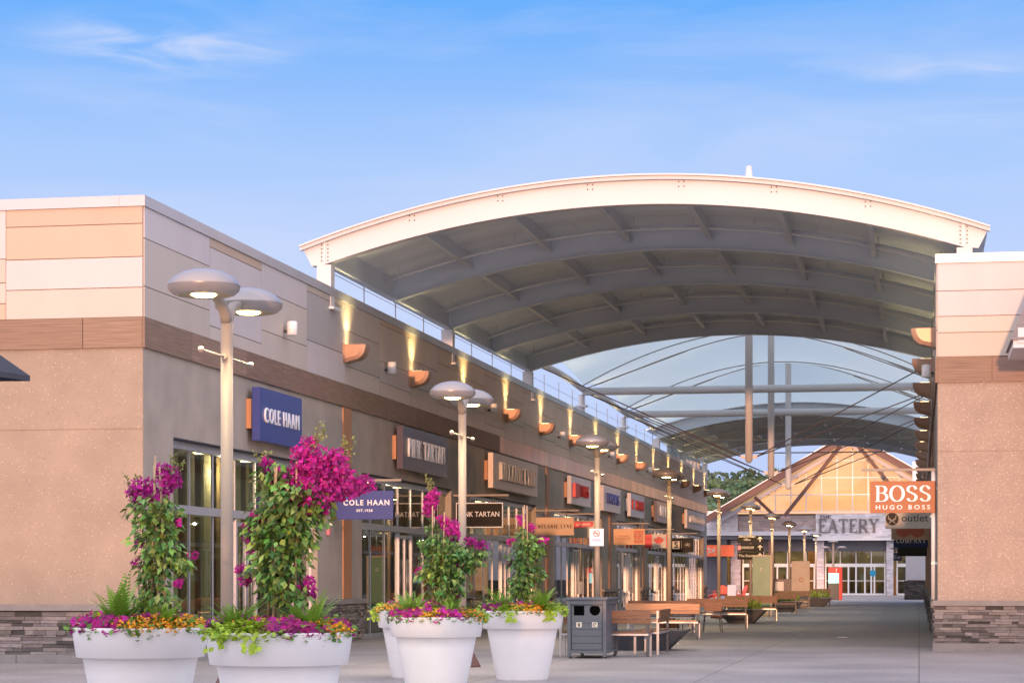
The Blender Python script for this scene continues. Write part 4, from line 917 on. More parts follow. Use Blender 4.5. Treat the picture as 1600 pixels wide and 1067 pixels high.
# orange banner above the left wing shop
m = MB(); t = thing('banner', 'orange banner with a pale emblem above the far left shop window', 'banner', (-16.0, HYt-.75, 3.55)); m.box(-1.6, 1.45, -.03, .03, -.45, .45); m.build('banner_cloth', M['orangeb'], t)
m = MB(); 
for s in (-1, 1):
    m.tube([(-.35+.3*s, -.05, .24), (-.35+.12*s, -.05, .0), (-.35+.3*s, -.05, -.24)], .035, 6); m.tube([(-.35-.3*s, -.05, .10*s+.12), (-.35+.3*s, -.05, .10*s-.12)], .03, 6)
m.build('emblem', M['cream'], t)
# projecting end wing seen past the right wall
tw = thing('end_wall', 'grey rendered end wall on a dark stacked stone base beside the hall', 'wall', (0, 0, 0))
xa = at(1415, 139)[0]; ya = at(1415, 139)[1]
m = MB(); m.box(xa, xa+3.2, ya, ya+14, 1.25, 4.6); m.build('rendered_wall', M['pale'], tw); m = MB(); m.box(xa-.08, xa+3.2, ya-.08, ya+14, 0, 1.2)
m.build('base_core', M['dark'], tw)
m = MB(); rr = random.Random(4); stones(m, xa-.08, xa+1.8, 0, 1.22, lambda a, b, z0, z1, d: m.box(a, b, ya-.08-d, ya-.08, z0, z1), rr, .45); m.build('stone_base', M['stone'], tw)
m = MB(); x_, y_ = at(1434, 150); m.box(x_-.35, x_+2, y_, y_+8, 4.6, 9.4); tag(m.build('white_tower', M['white']), 'plain white upright wall piece beyond the far sconces on the right', 'wall')

# ------------------------------------------------------------------ wooded hill
hm = MB(); rh = random.Random(9); nxh, nyh = 70, 24; P = []
def hz(x, y): 
    k = (y-420)/500; rise = 27*min(1, max(0, k*2.2)); return rise*(1+.10*math.sin(x*.013+1)+.05*math.sin(x*.05))-1
for j in range(nyh+1):
    for i in range(nxh+1): x = -330+i*8.5; y = 420+j*20; P.append((x, y, hz(x, y)))
hm.raw(P, [(j*(nxh+1)+i, j*(nxh+1)+i+1, (j+1)*(nxh+1)+i+1, (j+1)*(nxh+1)+i) for j in range(nyh) for i in range(nxh)], True)
M['hill'] = mat('hill_ground', (.035, .06, .035), .95, noise=(.05, .4)); tag(hm.build('hill', M['hill']), kind='structure')
fm = MB(); fm.weld = False
for q in range(1000):
    x = rh.uniform(-75, 15)*(1 if rh.random() < .8 else 2.0); y = rh.uniform(425, 600); 
    z = hz(x, y); s = rh.uniform(3.2, 6.0); k = rh.uniform(.7, 1.5); fm.col = (k*rh.uniform(.8, 1.25), k, k*rh.uniform(.75, 1.15))
    if rh.random() < .05: fm.col = (1.9, 1.0, 1.4)
    nf = 150
    for _ in range(nf):
        th = rh.uniform(0, 6.283); ph = math.acos(rh.uniform(-.5, 1)); c = Vector((x+s*.8*math.sin(ph)*math.cos(th), y+s*.8*math.sin(ph)*math.sin(th), z+s*.9+s*1.0*math.cos(ph)))
        d = Vector((rh.gauss(0, 1), rh.gauss(0, 1), rh.gauss(0, 1))).normalized(); e = d.cross(Vector((rh.gauss(0, 1), rh.gauss(0, 1), .3))).normalized(); r0 = s*rh.uniform(.05, .13); 
        fm.face([c-d*r0, c-e*r0, c+d*r0, c+e*r0])
fm.fixn = False
M['forest'] = mat('forest', (.07, .125, .07), .9, tint=True); tag(fm.build('forest', M['forest']), 'dense green woodland covering the far hill', 'woodland', kind='stuff')

# ------------------------------------------------------------------ flower pots
def leafq(mb, c, d, n, ln, wd, fold=.25):
    """a leaf: two quads folded along the midrib"""
    d = d.normalized(); s = d.cross(n)
    if s.length < 1e-3: s = d.cross(Vector((0, 0, 1)))
    s.normalize(); n2 = s.cross(d); a = c; b = c+d*ln
    l = c+d*ln*.45+s*wd*.5+n2*fold*wd*.5; r = c+d*ln*.45-s*wd*.5+n2*fold*wd*.5
    mb.face([a, l, b]); mb.face([a, b, r])
def rv(r, s=1): return Vector((r.gauss(0, s), r.gauss(0, s), r.gauss(0, s)))
POT = [(.36, 0), (.37, .02), (.475, .60), (.50, .735), (.508, .742), (.55, .746), (.558, .752), (.594, .985), (.600, 1.0), (.596, 1.010), (.575, 1.012), (.560, 1.0), (.545, .93), (.53, .90)]
def pot(px, z, label, seed, rimh=1.0, plants=None, tilt=0):
    X, Y = at(px, z); r = random.Random(seed)
    t = thing('flower_pot', label, 'flower pot', (X, Y, 0), group='white flower pots')
    m = MB(); k = rimh/1.0; m.lathe([(a, b*k) for a, b in POT], n=72); m.build('pot_body', M['pot'], t)
    m = MB(); m.lathe([(.545, .90*k), (.001, .93*k)], n=40); m.build('soil', M['soil'], t)
    return X, Y, k
def bed(px_lab, X, Y, k, seed, mixw):
    """underplanting: petunias, yellow bedding, trailing lime leaves in angular drifts"""
    r = random.Random(seed); mbs = {'p': MB(), 'y': MB(), 'l': MB()}
    for m in mbs.values(): m.weld = False; m.fixn = False
    drift = []; a = 0
    while a < 360: 
        wd = r.uniform(18, 46); drift.append((a, a+wd, r.choices('pyl', mixw)[0])); a += wd
    def kind(an): 
        for a, b, q in drift:
            if a <= an < b: return q
        return 'p'
    for _ in range(1500):
        an = r.uniform(0, 360); rad = .60*math.sqrt(r.uniform(.25, 1)); q = kind((an+r.gauss(0, 6)) % 360)
        if rad < .42: q = r.choice('pyl')
        h = (.96+.10*(1-(rad/.6)**2)+r.gauss(.02, .02))*k+.0; c = Vector((X+rad*math.cos(R(an)), Y+rad*math.sin(R(an)), h))
        if q == 'p':
            for _k in range(1):
                nrm = (Vector((math.cos(R(an))*.7, math.sin(R(an))*.7-.5, .8))+rv(r, .35)).normalized(); cc = c+Vector((0, 0, r.uniform(.0, .07))); u = nrm.cross(Vector((0, 0, 1))).normalized(); v = nrm.cross(u); g = r.uniform(.6, 1.5); mbs['p'].col = (g*r.uniform(.8, 1.3), g, g*r.uniform(.8, 1.3)); R0 = r.uniform(.022, .036)
                for j in range(5):
                    a0 = j*72; pts = [cc-nrm*.008, cc+(u*math.cos(R(a0-30))+v*math.sin(R(a0-30)))*R0, cc+(u*math.cos(R(a0))+v*math.sin(R(a0)))*R0*1.12+nrm*.004, cc+(u*math.cos(R(a0+30))+v*math.sin(R(a0+30)))*R0]; mbs['p'].face(pts)
        elif q == 'y':
            for _k in range(3):
                cc = c+Vector((r.gauss(0, .025), r.gauss(0, .025), r.uniform(.0, .06))); g = r.uniform(.75, 1.25); mbs['y'].col = (g, g*r.uniform(.6, 1.15), g); nrm = (Vector((0, -.6, .7))+rv(r, .4)).normalized(); u = nrm.cross(Vector((1, .1, 0))).normalized(); v = nrm.cross(u); R0 = r.uniform(.010, .017)
                mbs['y'].face([cc+(u*math.cos(j*1.2566)+v*math.sin(j*1.2566))*R0 for j in range(5)])
        if q != 'p' or r.random() < .5:
            nl = 3 if q == 'l' else 1
            for _k in range(nl):
                g = r.uniform(.55, 1.25); mbs['l'].col = (g*r.uniform(.75, 1.05), g, g) if q == 'l' else (g*.35, g*.55, g)
                d = Vector((math.cos(R(an)), math.sin(R(an)), r.uniform(-.5, .5)))+rv(r, .5); leafq(mbs['l'], c+Vector((r.gauss(0, .03), r.gauss(0, .03), r.uniform(-.03, .05))), d, Vector((0, -.3, 1))+rv(r, .3), r.uniform(.04, .075), r.uniform(.035, .055))
    # sprigs trailing over the rim
    for _ in range(5):
        an = r.uniform(200, 340); base = Vector((X+.60*math.cos(R(an)), Y+.60*math.sin(R(an)), 1.0*k)); 
        if kind(an) != 'l': continue
        for _k in range(16):
            tt = r.random(); g = r.uniform(.8, 1.25); mbs['l'].col = (g*.95, g, g); leafq(mbs['l'], base+Vector((r.gauss(0, .04), -.03, -.14*tt+.02)), Vector((r.gauss(0, .6), -.4, -.8)), Vector((0, -1, .3)), .06, .05)
    tag(mbs['p'].build('petunias', M['petunia']), f'deep magenta petunias round the rim of the {px_lab}', 'flowers', kind='stuff')
    tag(mbs['y'].build('yellow_bedding', M['yellow']), f'tiny yellow and orange blooms in the {px_lab}', 'flowers', kind='stuff')
    tag(mbs['l'].build('lime_foliage', M['lime']), f'lime green trailing leaves in the {px_lab}', 'leaves', kind='stuff')
def fern(x, y, z, seed, ln, label, nfr=34, upright=.95):
    r = random.Random(seed); m = MB(); m.weld = False; m.fixn = False
    for i in range(nfr):
        an = r.uniform(0, 6.283); el = r.uniform(.35, 1.25)*upright; L_ = ln*r.uniform(.65, 1.1); g = r.uniform(.6, 1.35)
        d0 = Vector((math.cos(an)*math.cos(el), math.sin(an)*math.cos(el), math.sin(el))); p = Vector((x, y, z)); n = 16; step = L_/n; d = d0.copy(); side0 = d0.cross(Vector((0, 0, 1))).normalized()
        for k in range(n):
            q = p+d*step; m.col = (g*.9, g, g*.9); wd = .095*ln/.45*math.sin(math.pi*min(1, (k+2)/(n+2)))**.6*(1.05-k/n*.8)
            for s in (-1, 1): leafq(m, p, side0*s+d*.45+Vector((0, 0, r.uniform(-.1, .1))), d.cross(side0), wd, .026, .1)
            p = q; d = (d+Vector((0, 0, -.055))).normalized()
    tag(m.build('fern', M['fern']), label, 'fern')
def bougainvillea(label, X, Y, z, blobs, flowers, canes, seed, nl=13, lsz=.088, sprigs=()):
    """blobs/flowers are (dx, height, rx, rz) in metres about the pot centre"""
    r = random.Random(seed); t = thing('bougainvillea', label, 'climbing plant', (X, Y, 0))
    lf = MB(); fl = MB(); stm = MB(); cn = MB()
    for q in (lf, fl): q.weld = False; q.fixn = False
    for dx, h, rx, rz in blobs:
        n = int(nl*rx*rz*480); ry = min(rx, .22)
        for _ in range(n):
            v = rv(r).normalized()*(r.random()**.38)*r.choice((1, 1, 1, 1.22)); c = Vector((dx+v.x*rx*r.uniform(.9, 1.12), v.y*ry, h+v.z*rz*r.uniform(.9, 1.1)))
            g = r.choice((.4, .6, .85, 1.1, 1.4, 2.1))*r.uniform(.85, 1.15); lf.col = (g*r.uniform(.7, 1.9), g, g*r.uniform(.6, 1.4))
            d = Vector((v.x*.7, v.y-.2, -.75))+rv(r, .38); leafq(lf, c, d, Vector((v.x, v.y-.5, .6))+rv(r, .35), lsz*r.uniform(.6, 1.25), lsz*r.uniform(.42, .7), .35)
    for dx, h, rx, rz in flowers:
        n = max(8, int(rx*rz*9500)); ry = min(rx, .26)
        for _ in range(n):
            v = rv(r).normalized()*(r.random()**.4); c = Vector((dx+v.x*rx, v.y*ry, h+v.z*rz)); g = r.choice((.55, .8, 1, 1.25, 1.5))
            ax = (v+Vector((0, -.5, .2))+rv(r, .5)).normalized(); u = ax.cross(Vector((.3, .1, 1))).normalized(); w_ = ax.cross(u); s = r.uniform(.018, .029)
            fl.col = (g*r.uniform(.85, 1.15), g*r.uniform(.6, 2.2), g*r.uniform(.75, 1.1))
            for j in range(3):
                a = j*2.094+r.random(); dd = (u*math.cos(a)+w_*math.sin(a))+ax*.55; leafq(fl, c, dd, ax, s*1.25, s, .3)
            if r.random() < .12: fl.col = (1.5, 30, 2.6); leafq(fl, c+ax*.01, ax, u, .012, .010)
    zs = max([b[1] for b in blobs]); 
    for _ in range(7):
        x0 = r.gauss(0, .05); pts = [(x0, r.gauss(0, .05), .92)]; 
        tx_ = r.choice(blobs)
        for k in range(1, 6): tt = k/5; pts.append((x0*(1-tt)+tx_[0]*tt+r.gauss(0, .03), r.gauss(0, .04), .92+(tx_[1]-.92)*tt))
        stm.tube(pts, [.011, .009, .008, .006, .005, .003], 5)
    for (x0, z0), (x1, z1) in sprigs:
        pts = [Vector((x0+(x1-x0)*k/7+r.gauss(0, .008), r.gauss(0, .015), z0+(z1-z0)*k/7)) for k in range(8)]; stm.tube(pts, .0035, 4)
        for p in pts[1:]:
            for _ in range(5): g = r.uniform(.6, 1.4); lf.col = (g*2.2, g*1.1, g*1.3); leafq(lf, p+rv(r, .012), rv(r, 1)+Vector((0, 0, .2)), rv(r, 1), .035, .018)
    for x0, x1, ztop in canes: cn.tube([(x0, .0, .9), (x1, -.08, ztop)], .009, 6)
    stm.build('stems', M['stem'], t); lf.build('foliage', M['leaf'], t); fl.build('blossom', M['magenta'], t); cn.build('cane', M['cane'], t)
# each pot: centre column, depth; flower masses measured off the pot centre
def P2(px, py, rxp, ryp, cx, z): s = z/F; return ((px-cx)*s, HH(py, z), rxp*s, ryp*s)
z1 = 19.2; c1 = 219.5
X, Y, k = pot(c1, z1, 'leftmost white flower pot, in front of the stone base corner', 1)
bed('leftmost pot', X, Y, k, 21, (4, 3, 1.3))
bougainvillea('bougainvillea column with magenta tufts in the leftmost pot', X, Y, z1,
    [P2(*q, c1, z1) for q in ((243, 795, 38, 26), (247, 822, 34, 24), (245, 848, 34, 24), (255, 872, 34, 20), (286, 880, 16, 12), (240, 900, 22, 22), (228, 885, 12, 12), (243, 935, 34, 24), (262, 800, 22, 18))],
    [P2(*q, c1, z1) for q in ((222, 762, 22, 17), (240, 775, 24, 16), (262, 755, 22, 18), (258, 735, 14, 12), (275, 745, 12, 14), (215, 785, 12, 12), (217, 847, 8, 8), (214, 880, 9, 7), (278, 815, 9, 7), (305, 867, 8, 6), (280, 911, 12, 6), (183, 940, 5, 5), (205, 770, 8, 12))],
    [((235-c1)*z1/F, (249-c1)*z1/F, HH(713, z1)), ((250-c1)*z1/F, (247-c1)*z1/F, HH(728, z1)), ((262-c1)*z1/F, (256-c1)*z1/F, HH(730, z1))], 31,
    sprigs=[tuple((q[0], q[1]) for q in (P2(a[0], a[1], 1, 1, c1, z1), P2(a[2], a[3], 1, 1, c1, z1))) for a in ((215, 780, 196, 743), (265, 745, 272, 714), (220, 770, 212, 742), (275, 745, 288, 725))])
fern(X-.10*1, Y-.25, 1.0, 41, .52, 'bright upright fern at the left side of the leftmost pot', 40, 1.15); fern(X+.28, Y-.2, .98, 42, .38, 'low fern at the right side of the leftmost pot', 34)
z2 = 17.6; c2 = 436
X, Y, k = pot(c2, z2, 'second white flower pot from the left, below the biggest magenta plant', 2)
bed('second pot from the left', X, Y, k, 22, (4, 2.2, 1.8))
bougainvillea('largest bougainvillea with a huge magenta mass leaning right, second pot', X, Y, z2,
    [P2(*q, c2, z2) for q in ((450, 785, 52, 32), (440, 815, 52, 30), (445, 845, 50, 30), (435, 875, 48, 26), (430, 900, 42, 24), (470, 770, 38, 26), (435, 745, 24, 26), (415, 745, 14, 22), (400, 825, 22, 22), (452, 925, 40, 22), (505, 790, 14, 26), (470, 830, 30, 30))],
    [P2(*q, c2, z2) for q in ((490, 722, 34, 26), (478, 745, 34, 26), (520, 735, 32, 26), (505, 765, 40, 28), (545, 760, 34, 24), (575, 756, 22, 12), (490, 785, 22, 18), (530, 715, 20, 12), (478, 708, 22, 14), (463, 770, 16, 22), (425, 738, 16, 18), (414, 728, 8, 14), (402, 808, 13, 12), (388, 825, 11, 7), (386, 842, 9, 6), (455, 825, 8, 6), (374, 889, 9, 8), (382, 907, 10, 10), (482, 912, 13, 14), (488, 925, 10, 8), (390, 867, 6, 8), (475, 840, 10, 8), (485, 690, 14, 8), (466, 735, 10, 14), (505, 800, 10, 8), (420, 752, 8, 10))],
    [((415-c2)*z2/F, (437-c2)*z2/F, HH(730, z2)), ((428-c2)*z2/F, (434-c2)*z2/F, HH(731, z2)), ((462-c2)*z2/F, (469-c2)*z2/F, HH(722, z2)), ((442-c2)*z2/F, (447-c2)*z2/F, HH(868, z2))], 32,
    sprigs=[tuple((q[0], q[1]) for q in (P2(a[0], a[1], 1, 1, c2, z2), P2(a[2], a[3], 1, 1, c2, z2))) for a in ((488, 705, 501, 662), (492, 700, 512, 672), (412, 735, 398, 708), (408, 730, 416, 706), (545, 725, 556, 690), (540, 722, 541, 684))])
fern(X-.28, Y-.22, .99, 43, .40, 'fern at the left foot of the largest bougainvillea', 40); fern(X+.30, Y-.2, .99, 44, .44, 'fern at the right foot of the largest bougainvillea', 40)
z3 = 27.2; c3 = 681.5
X, Y, k = pot(c3, z3, 'tall white flower pot overlapping another, below the flower spire', 3, .945)
bed('pot in front of the second lamp', X, Y, k, 23, (4, 2.5, 2))
bougainvillea('bougainvillea with a single upright magenta spire and side shoots', X, Y, z3,
    [P2(*q, c3, z3) for q in ((690, 850, 30, 18), (700, 872, 34, 22), (690, 893, 28, 20), (722, 862, 26, 12), (745, 862, 16, 9), (672, 850, 14, 14), (675, 822, 8, 16), (715, 890, 18, 14), (700, 915, 30, 18), (740, 880, 16, 10), (665, 895, 14, 12))],
    [P2(*q, c3, z3) for q in ((673, 784, 12, 14), (670, 798, 10, 9), (678, 772, 9, 10), (704, 822, 15, 15), (712, 835, 10, 10), (735, 845, 10, 6), (752, 852, 14, 7), (655, 892, 9, 6), (698, 878, 8, 6), (722, 883, 8, 5), (713, 929, 6, 7), (692, 812, 10, 8))],
    [((675-c3)*z3/F, (678-c3)*z3/F, HH(790, z3)), ((690-c3)*z3/F, (697-c3)*z3/F, HH(800, z3)), ((682-c3)*z3/F, (687-c3)*z3/F, HH(838, z3))], 33, nl=13, lsz=.09,
    sprigs=[tuple((q[0], q[1]) for q in (P2(a[0], a[1], 1, 1, c3, z3), P2(a[2], a[3], 1, 1, c3, z3))) for a in ((673, 775, 664, 742), (674, 770, 674, 748), (745, 862, 768, 875))])
fern(X-.28, Y-.2, .94, 45, .48, 'fern at the left foot of the magenta spire', 38); fern(X+.22, Y-.2, .94, 46, .46, 'fern at the right foot of the magenta spire', 38)
z4 = 30.9; c4 = 816
X, Y, k = pot(c4, z4, 'tall white flower pot rightmost of the group beside the litter bin', 4, .965)
bed('rightmost pot', X, Y, k, 24, (1.4, 2.5, 4))
bougainvillea('slim bougainvillea tied to bare canes with few flowers', X, Y, z4,
    [P2(*q, c4, z4) for q in ((823, 855, 22, 16), (815, 875, 20, 16), (822, 895, 20, 16), (832, 848, 18, 16), (842, 862, 8, 8), (815, 915, 22, 16), (845, 895, 8, 12), (818, 835, 10, 12))],
    [P2(*q, c4, z4) for q in ((813, 812, 6, 8), (831, 824, 8, 8), (850, 844, 10, 7), (798, 846, 7, 6), (797, 880, 5, 7))],
    [((812-c4)*z4/F, (821-c4)*z4/F, HH(789, z4)), ((826-c4)*z4/F, (825-c4)*z4/F, HH(790, z4)), ((818-c4)*z4/F, (819-c4)*z4/F, HH(792, z4))], 34, nl=11, lsz=.10)
fern(X-.26, Y-.2, .96, 47, .50, 'dark fern at the left side of the rightmost pot', 38); fern(X+.30, Y-.2, .96, 48, .48, 'dark fern at the right side of the rightmost pot', 38)
X, Y, k = pot(652, 31.5, 'white flower pot half hidden behind the pot with the flower spire', 5, .965)
bed('half hidden pot', X, Y, k, 25, (3, 2.5, 3))

# ------------------------------------------------------------------ litter bin
bx0, bx1, by0, by1 = -6.17, -5.47, 38.35, 39.85
t = thing('litter_bin', 'charcoal double litter bin with a square and a round opening', 'litter bin', ((bx0+bx1)/2, (by0+by1)/2, 0)); hw = (bx1-bx0)/2; hd = (by1-by0)/2; Hb = 1.08
m = MB(); m.box(-hw+.03, hw-.03, -hd+.045, hd-.03, .10, Hb-.06); m.build('body', M['binm'], t)
m = MB(); 
for sx_ in (-1, 1):
    for sy in (-1, 1): x = sx_*(hw-.03); y = sy*(hd-.03); m.box(x-.03, x+.03, y-.03, y+.03, 0.03, Hb-.04)
m.box(-hw+.06, hw-.06, -hd, -hd+.05, .09, .14); m.box(-hw+.06, hw-.06, -hd, -hd+.05, Hb-.12, Hb-.04); m.box(hw-.05, hw-.002, -hd+.06, hd-.06, .09, .14); m.box(hw-.05, hw-.002, -hd+.06, hd-.06, Hb-.12, Hb-.04); m.build('frame', M['binm'], t, bevel=.004)
m = MB(); m.box(-hw-.025, hw+.025, -hd-.025, hd+.025, Hb-.04, Hb); m.build('lid', M['binm'], t, bevel=.008)
# door panel with openings cut as real frames
yf = -hd+.028
def panel(mb, x0, x1, z0, z1): mb.box(x0, x1, yf, yf+.015, z0, z1)
m = MB(); W2 = hw-.075; zt = Hb-.135; zb = .63; sq = (-.175, .085); 
cxs, czs = -W2/2-.005, .86; cxr, czr = W2/2+.005, .86; hs = .095
m.box(-W2, cxs-hs, yf, yf+.015, zb, zt); m.box(cxs+hs, 0, yf, yf+.015, zb, zt); m.box(cxs-hs, cxs+hs, yf, yf+.015, zb, czs-hs); m.box(cxs-hs, cxs+hs, yf, yf+.015, czs+hs, zt)
n = 24; ring = [(cxr+.097*math.cos(2*math.pi*i/n), czr+.097*math.sin(2*math.pi*i/n)) for i in range(n)]
def onrect(a):
    ca, sa = math.cos(a), math.sin(a); k = min(((W2-cxr) if ca > 0 else cxr)/abs(ca) if abs(ca) > 1e-6 else 9, ((zt-czr) if sa > 0 else (czr-zb))/abs(sa) if abs(sa) > 1e-6 else 9); return (cxr+ca*k, czr+sa*k)
angs = sorted([2*math.pi*i/n for i in range(n)]+[math.atan2(zt-czr, W2-cxr), math.atan2(zt-czr, -cxr), 2*math.pi+math.atan2(zb-czr, -cxr), 2*math.pi+math.atan2(zb-czr, W2-cxr)])
for i, a in enumerate(angs):
    b_ = angs[(i+1) % len(angs)]; f_ = lambda q: (cxr+.097*math.cos(q), czr+.097*math.sin(q)); p = [f_(a), onrect(a), onrect(b_), f_(b_)]
    m.face([(x, yf, z) for x, z in p]); m.face([(x, yf+.015, z) for x, z in p][::-1]); m.face([(p[0][0], yf, p[0][1]), (p[3][0], yf, p[3][1]), (p[3][0], yf+.015, p[3][1]), (p[0][0], yf+.015, p[0][1])])
m.build('opening_panel', M['binm'], t)
m = MB(); m.box(-W2+.01, W2-.01, yf+.016, yf+.019, zb+.01, zt-.01); m.build('opening_shade_sheet', M['binshade'], t)  # black sheet behind the openings paints the shade inside the bin
m = MB()
for a, b_ in ((.515, .622), (.40, .507), (.27, .392), (.155, .262)): m.box(-W2, W2, yf, yf+.015, a, b_)
m.build('slat_panel', M['binm'], t, bevel=.004)
for cx, nm in ((cxs, 'trash'), (cxr, 'recycle')):
    m = MB(); m.box(cx-.05, cx+.05, yf-.004, yf-.001, .555, .655-.01); m.build('sticker', M['cream'], t)
    m = MB()
    if nm == 'trash': m.box(cx-.016, cx+.016, yf-.006, yf-.0045, .57, .615); m.box(cx-.024, cx+.024, yf-.006, yf-.0045, .62, .627)
    else: m.tube([(cx+.026*math.cos(i*.5), yf-.006, .60+.026*math.sin(i*.5)) for i in range(11)], .006, 5)
    m.build('pictogram', M['txtd'], t)
m = MB(); 
for sx_ in (-1, 1):
    for sy in (-1, 1): m.tube([(sx_*(hw-.05), sy*(hd-.05), 0), (sx_*(hw-.05), sy*(hd-.05), .035)], .03, 10)
m.build('foot', M['dsteel'], t)

# ------------------------------------------------------------------ benches, planters, chairs
def make_bench(tone, W=1.72, back=True, dark=False):
    t = thing('bench', '', 'bench'); st = M['dsteel'] if dark else M['steel']; r = random.Random(int(tone*100))
    def wc(): k = tone*r.uniform(.88, 1.1); return (k, k*r.uniform(.92, 1.05), k)
    h = W/2
    for z0, z1 in ((.68, .84), ) if back else ():
        m = MB(); m.col = wc(); m.box(-h, h, -.245, -.215, z0, z1-.003); m.build('backrest_slat', M['wood'], t, bevel=.004)
    m = MB(); m.col = wc(); m.box(-h, h, -.225, -.195, .60, .675); m.build('backrest_slat', M['wood'], t, bevel=.004)
    m = MB(); 
    for i in range(4): m.col = wc(); m.box(-h+.04, h-.04, -.20+.115*i, -.10+.115*i, .425, .455)
    m.build('seat', M['wood'], t, bevel=.003)
    m = MB(); m.box(-h+.04, h-.04, -.22, -.19, .385, .42); m.box(-h+.04, h-.04, .22, .25, .385, .42); m.build('seat_frame', st, t)
    for s in (-1, 1):
        m = MB(); x = s*(h-.06); m.box(x-.022, x+.022, -.215, -.17, 0, .82); m.build('leg', M['dsteel'] if s > 0 and not dark else st, t)
        m = MB(); m.box(x-.022, x+.022, .215, .26, 0, .42); m.box(x-.022, x+.022, -.17, .215, .385, .42); m.build('leg', st, t)
    return t
def place(o, px, z, label, rz=0, group='wooden benches along the lamp row'):
    X, Y = at(px, z); o.location = (X, Y, 0); o.rotation_euler = (0, 0, rz); o['label'] = label; o['category'] = 'bench'; o['group'] = group
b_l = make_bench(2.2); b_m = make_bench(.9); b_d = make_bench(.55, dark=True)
place(b_m, 946, 39.9, 'brown bench directly behind the litter bin')
place(b_l, 1037, 50.5, 'light wooden bench between two lamp posts, palest of the row')
o = copy_tree(b_m); place(o, 1122, 61.8, 'brown bench in front of the pale bench, with a lamp post rising behind it')
o = copy_tree(b_m); place(o, 1174, 71.4, 'brown bench with steel legs below the three direction boards')
o = copy_tree(b_m); place(o, 1035, 56.5, 'brown bench seen through the legs of the pale bench')
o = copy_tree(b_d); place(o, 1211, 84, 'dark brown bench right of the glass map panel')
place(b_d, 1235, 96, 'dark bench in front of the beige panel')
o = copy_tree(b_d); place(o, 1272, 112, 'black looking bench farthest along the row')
o = copy_tree(b_m); place(o, 1020, 41.6, 'bench seen end-on with one dark leg, right of the litter bin', R(90))
def planter(px0, px1, z, pt, w, label, seed, plant=True):
    X0, Y0 = at(px0, z); X1, _ = at(px1, z); bx = (X0+X1)/2; hwid = (X1-X0)/2; Hp = pt
    t = thing('wedge_planter', label, 'planter', (bx, Y0+.5, 0))
    m = MB(); o = .42
    lo = [(-hwid, -.5, 0), (hwid, -.5, 0), (hwid, .5, 0), (-hwid, .5, 0)]; hi = [(-hwid-.35, -.62, Hp), (hwid+.42, -.62, Hp), (hwid+.42, .62, Hp), (-hwid-.35, .62, Hp)]
    m.raw(lo+hi, [(0, 3, 2, 1), (0, 1, 5, 4), (1, 2, 6, 5), (2, 3, 7, 6), (3, 0, 4, 7), (4, 5, 6, 7)]); m.build('planter_box', M['planterd'], t, bevel=.012)
    if plant:
        lf = MB(); lf.weld = False; lf.fixn = False; r = random.Random(seed)
        for _ in range(420):
            c = Vector((r.uniform(-hwid-.2, hwid+.25), r.uniform(-.5, .5), Hp+abs(r.gauss(0, .13)))); g = r.uniform(.4, 1.2); lf.col = (g, g, g); leafq(lf, c, Vector((r.gauss(0, .4), r.gauss(0, .4), 1)), rv(r), .14, .035)
        tag(lf.build('low_plants', M['fern']), f'low green planting in the {label}', 'plants', kind='stuff').location = (bx, Y0+.5, 0)
planter(962, 1040, 43.0, .40, 1, 'long charcoal wedge planter right of the litter bin', 51, False)
planter(1138, 1176, 68, .42, 1, 'dark wedge planter under the direction boards', 52)
planter(1214, 1238, 90, .42, 1, 'dark wedge planter right of the glass map panel', 53)
planter(1268, 1287, 106, .42, 1, 'black wedge planter farthest along the row', 54)
def make_chair():
    t = thing('cafe_chair', '', 'chair'); m = MB()
    m.col = (1.2, 1.1, 1.1); m.box(-.23, .23, -.235, -.205, .56, .80); m.build('backrest', M['wood'], t, bevel=.005); m = MB(); m.col = (1.1, 1, 1); m.box(-.22, .22, -.2, .22, .43, .455); m.build('seat', M['wood'], t, bevel=.005)
    for sx_ in (-1, 1):
        m = MB(); m.tube([(sx_*.20, -.20, .80), (sx_*.20, -.18, .43), (sx_*.25, -.27, 0)], .011, 6); m.build('leg', M['dsteel'], t); m = MB(); m.tube([(sx_*.19, .19, .43), (sx_*.24, .24, 0)], .011, 6); m.build('leg', M['dsteel'], t)
    return t
c0 = make_chair()
for i, (px, z, a, lb) in enumerate(((1113, 57, 10, 'thin legged wooden chair at the right end of the pale bench'), (1076, 59.5, 200, 'thin legged chair seen through the right legs of the pale bench'), (1057, 60.5, 150, 'thin legged chair seen below the middle of the pale bench'))):
    o = c0 if i == 0 else copy_tree(c0); X, Y = at(px, z); o.location = (X, Y, 0); o.rotation_euler = (0, 0, R(a)); o['label'] = lb; o['group'] = 'thin legged chairs'
# orange garden chairs
def make_garden_chair():
    t = thing('garden_chair', '', 'chair'); m = MB()
    for i in range(5):
        x = -.22+.11*i; hgt = .92-.03*abs(i-2)**1.5
        m.prism([(x-.048, .25), (x+.048, .25), (x+.055, hgt), (x-.055, hgt)], (0, .18, 0), X_, Vector((0, .35, 1)), Y_*.025)
    m.build('backrest', M['orange'], t); m = MB(); m.prism([(-.45, .36), (.30, .22), (.30, .25), (-.45, .39)], (-.27, 0, 0), Y_, Z_, X_*.54); m.build('seat', M['orange'], t)
    for s in (-1, 1):
        m = MB(); m.box(s*.36-.06, s*.36+.06, -.45, .35, .53, .56); m.build('armrest', M['orange'], t); m = MB(); m.box(s*.33-.015, s*.33+.015, -.42, -.32, 0, .53); m.prism([(-.4, .2), (.55, 0), (.65, 0), (-.4, .34)], (s*.30-.012, 0, 0), Y_, Z_, X_*.024); m.build('leg', M['orange'], t)
    return t
g0 = make_garden_chair()
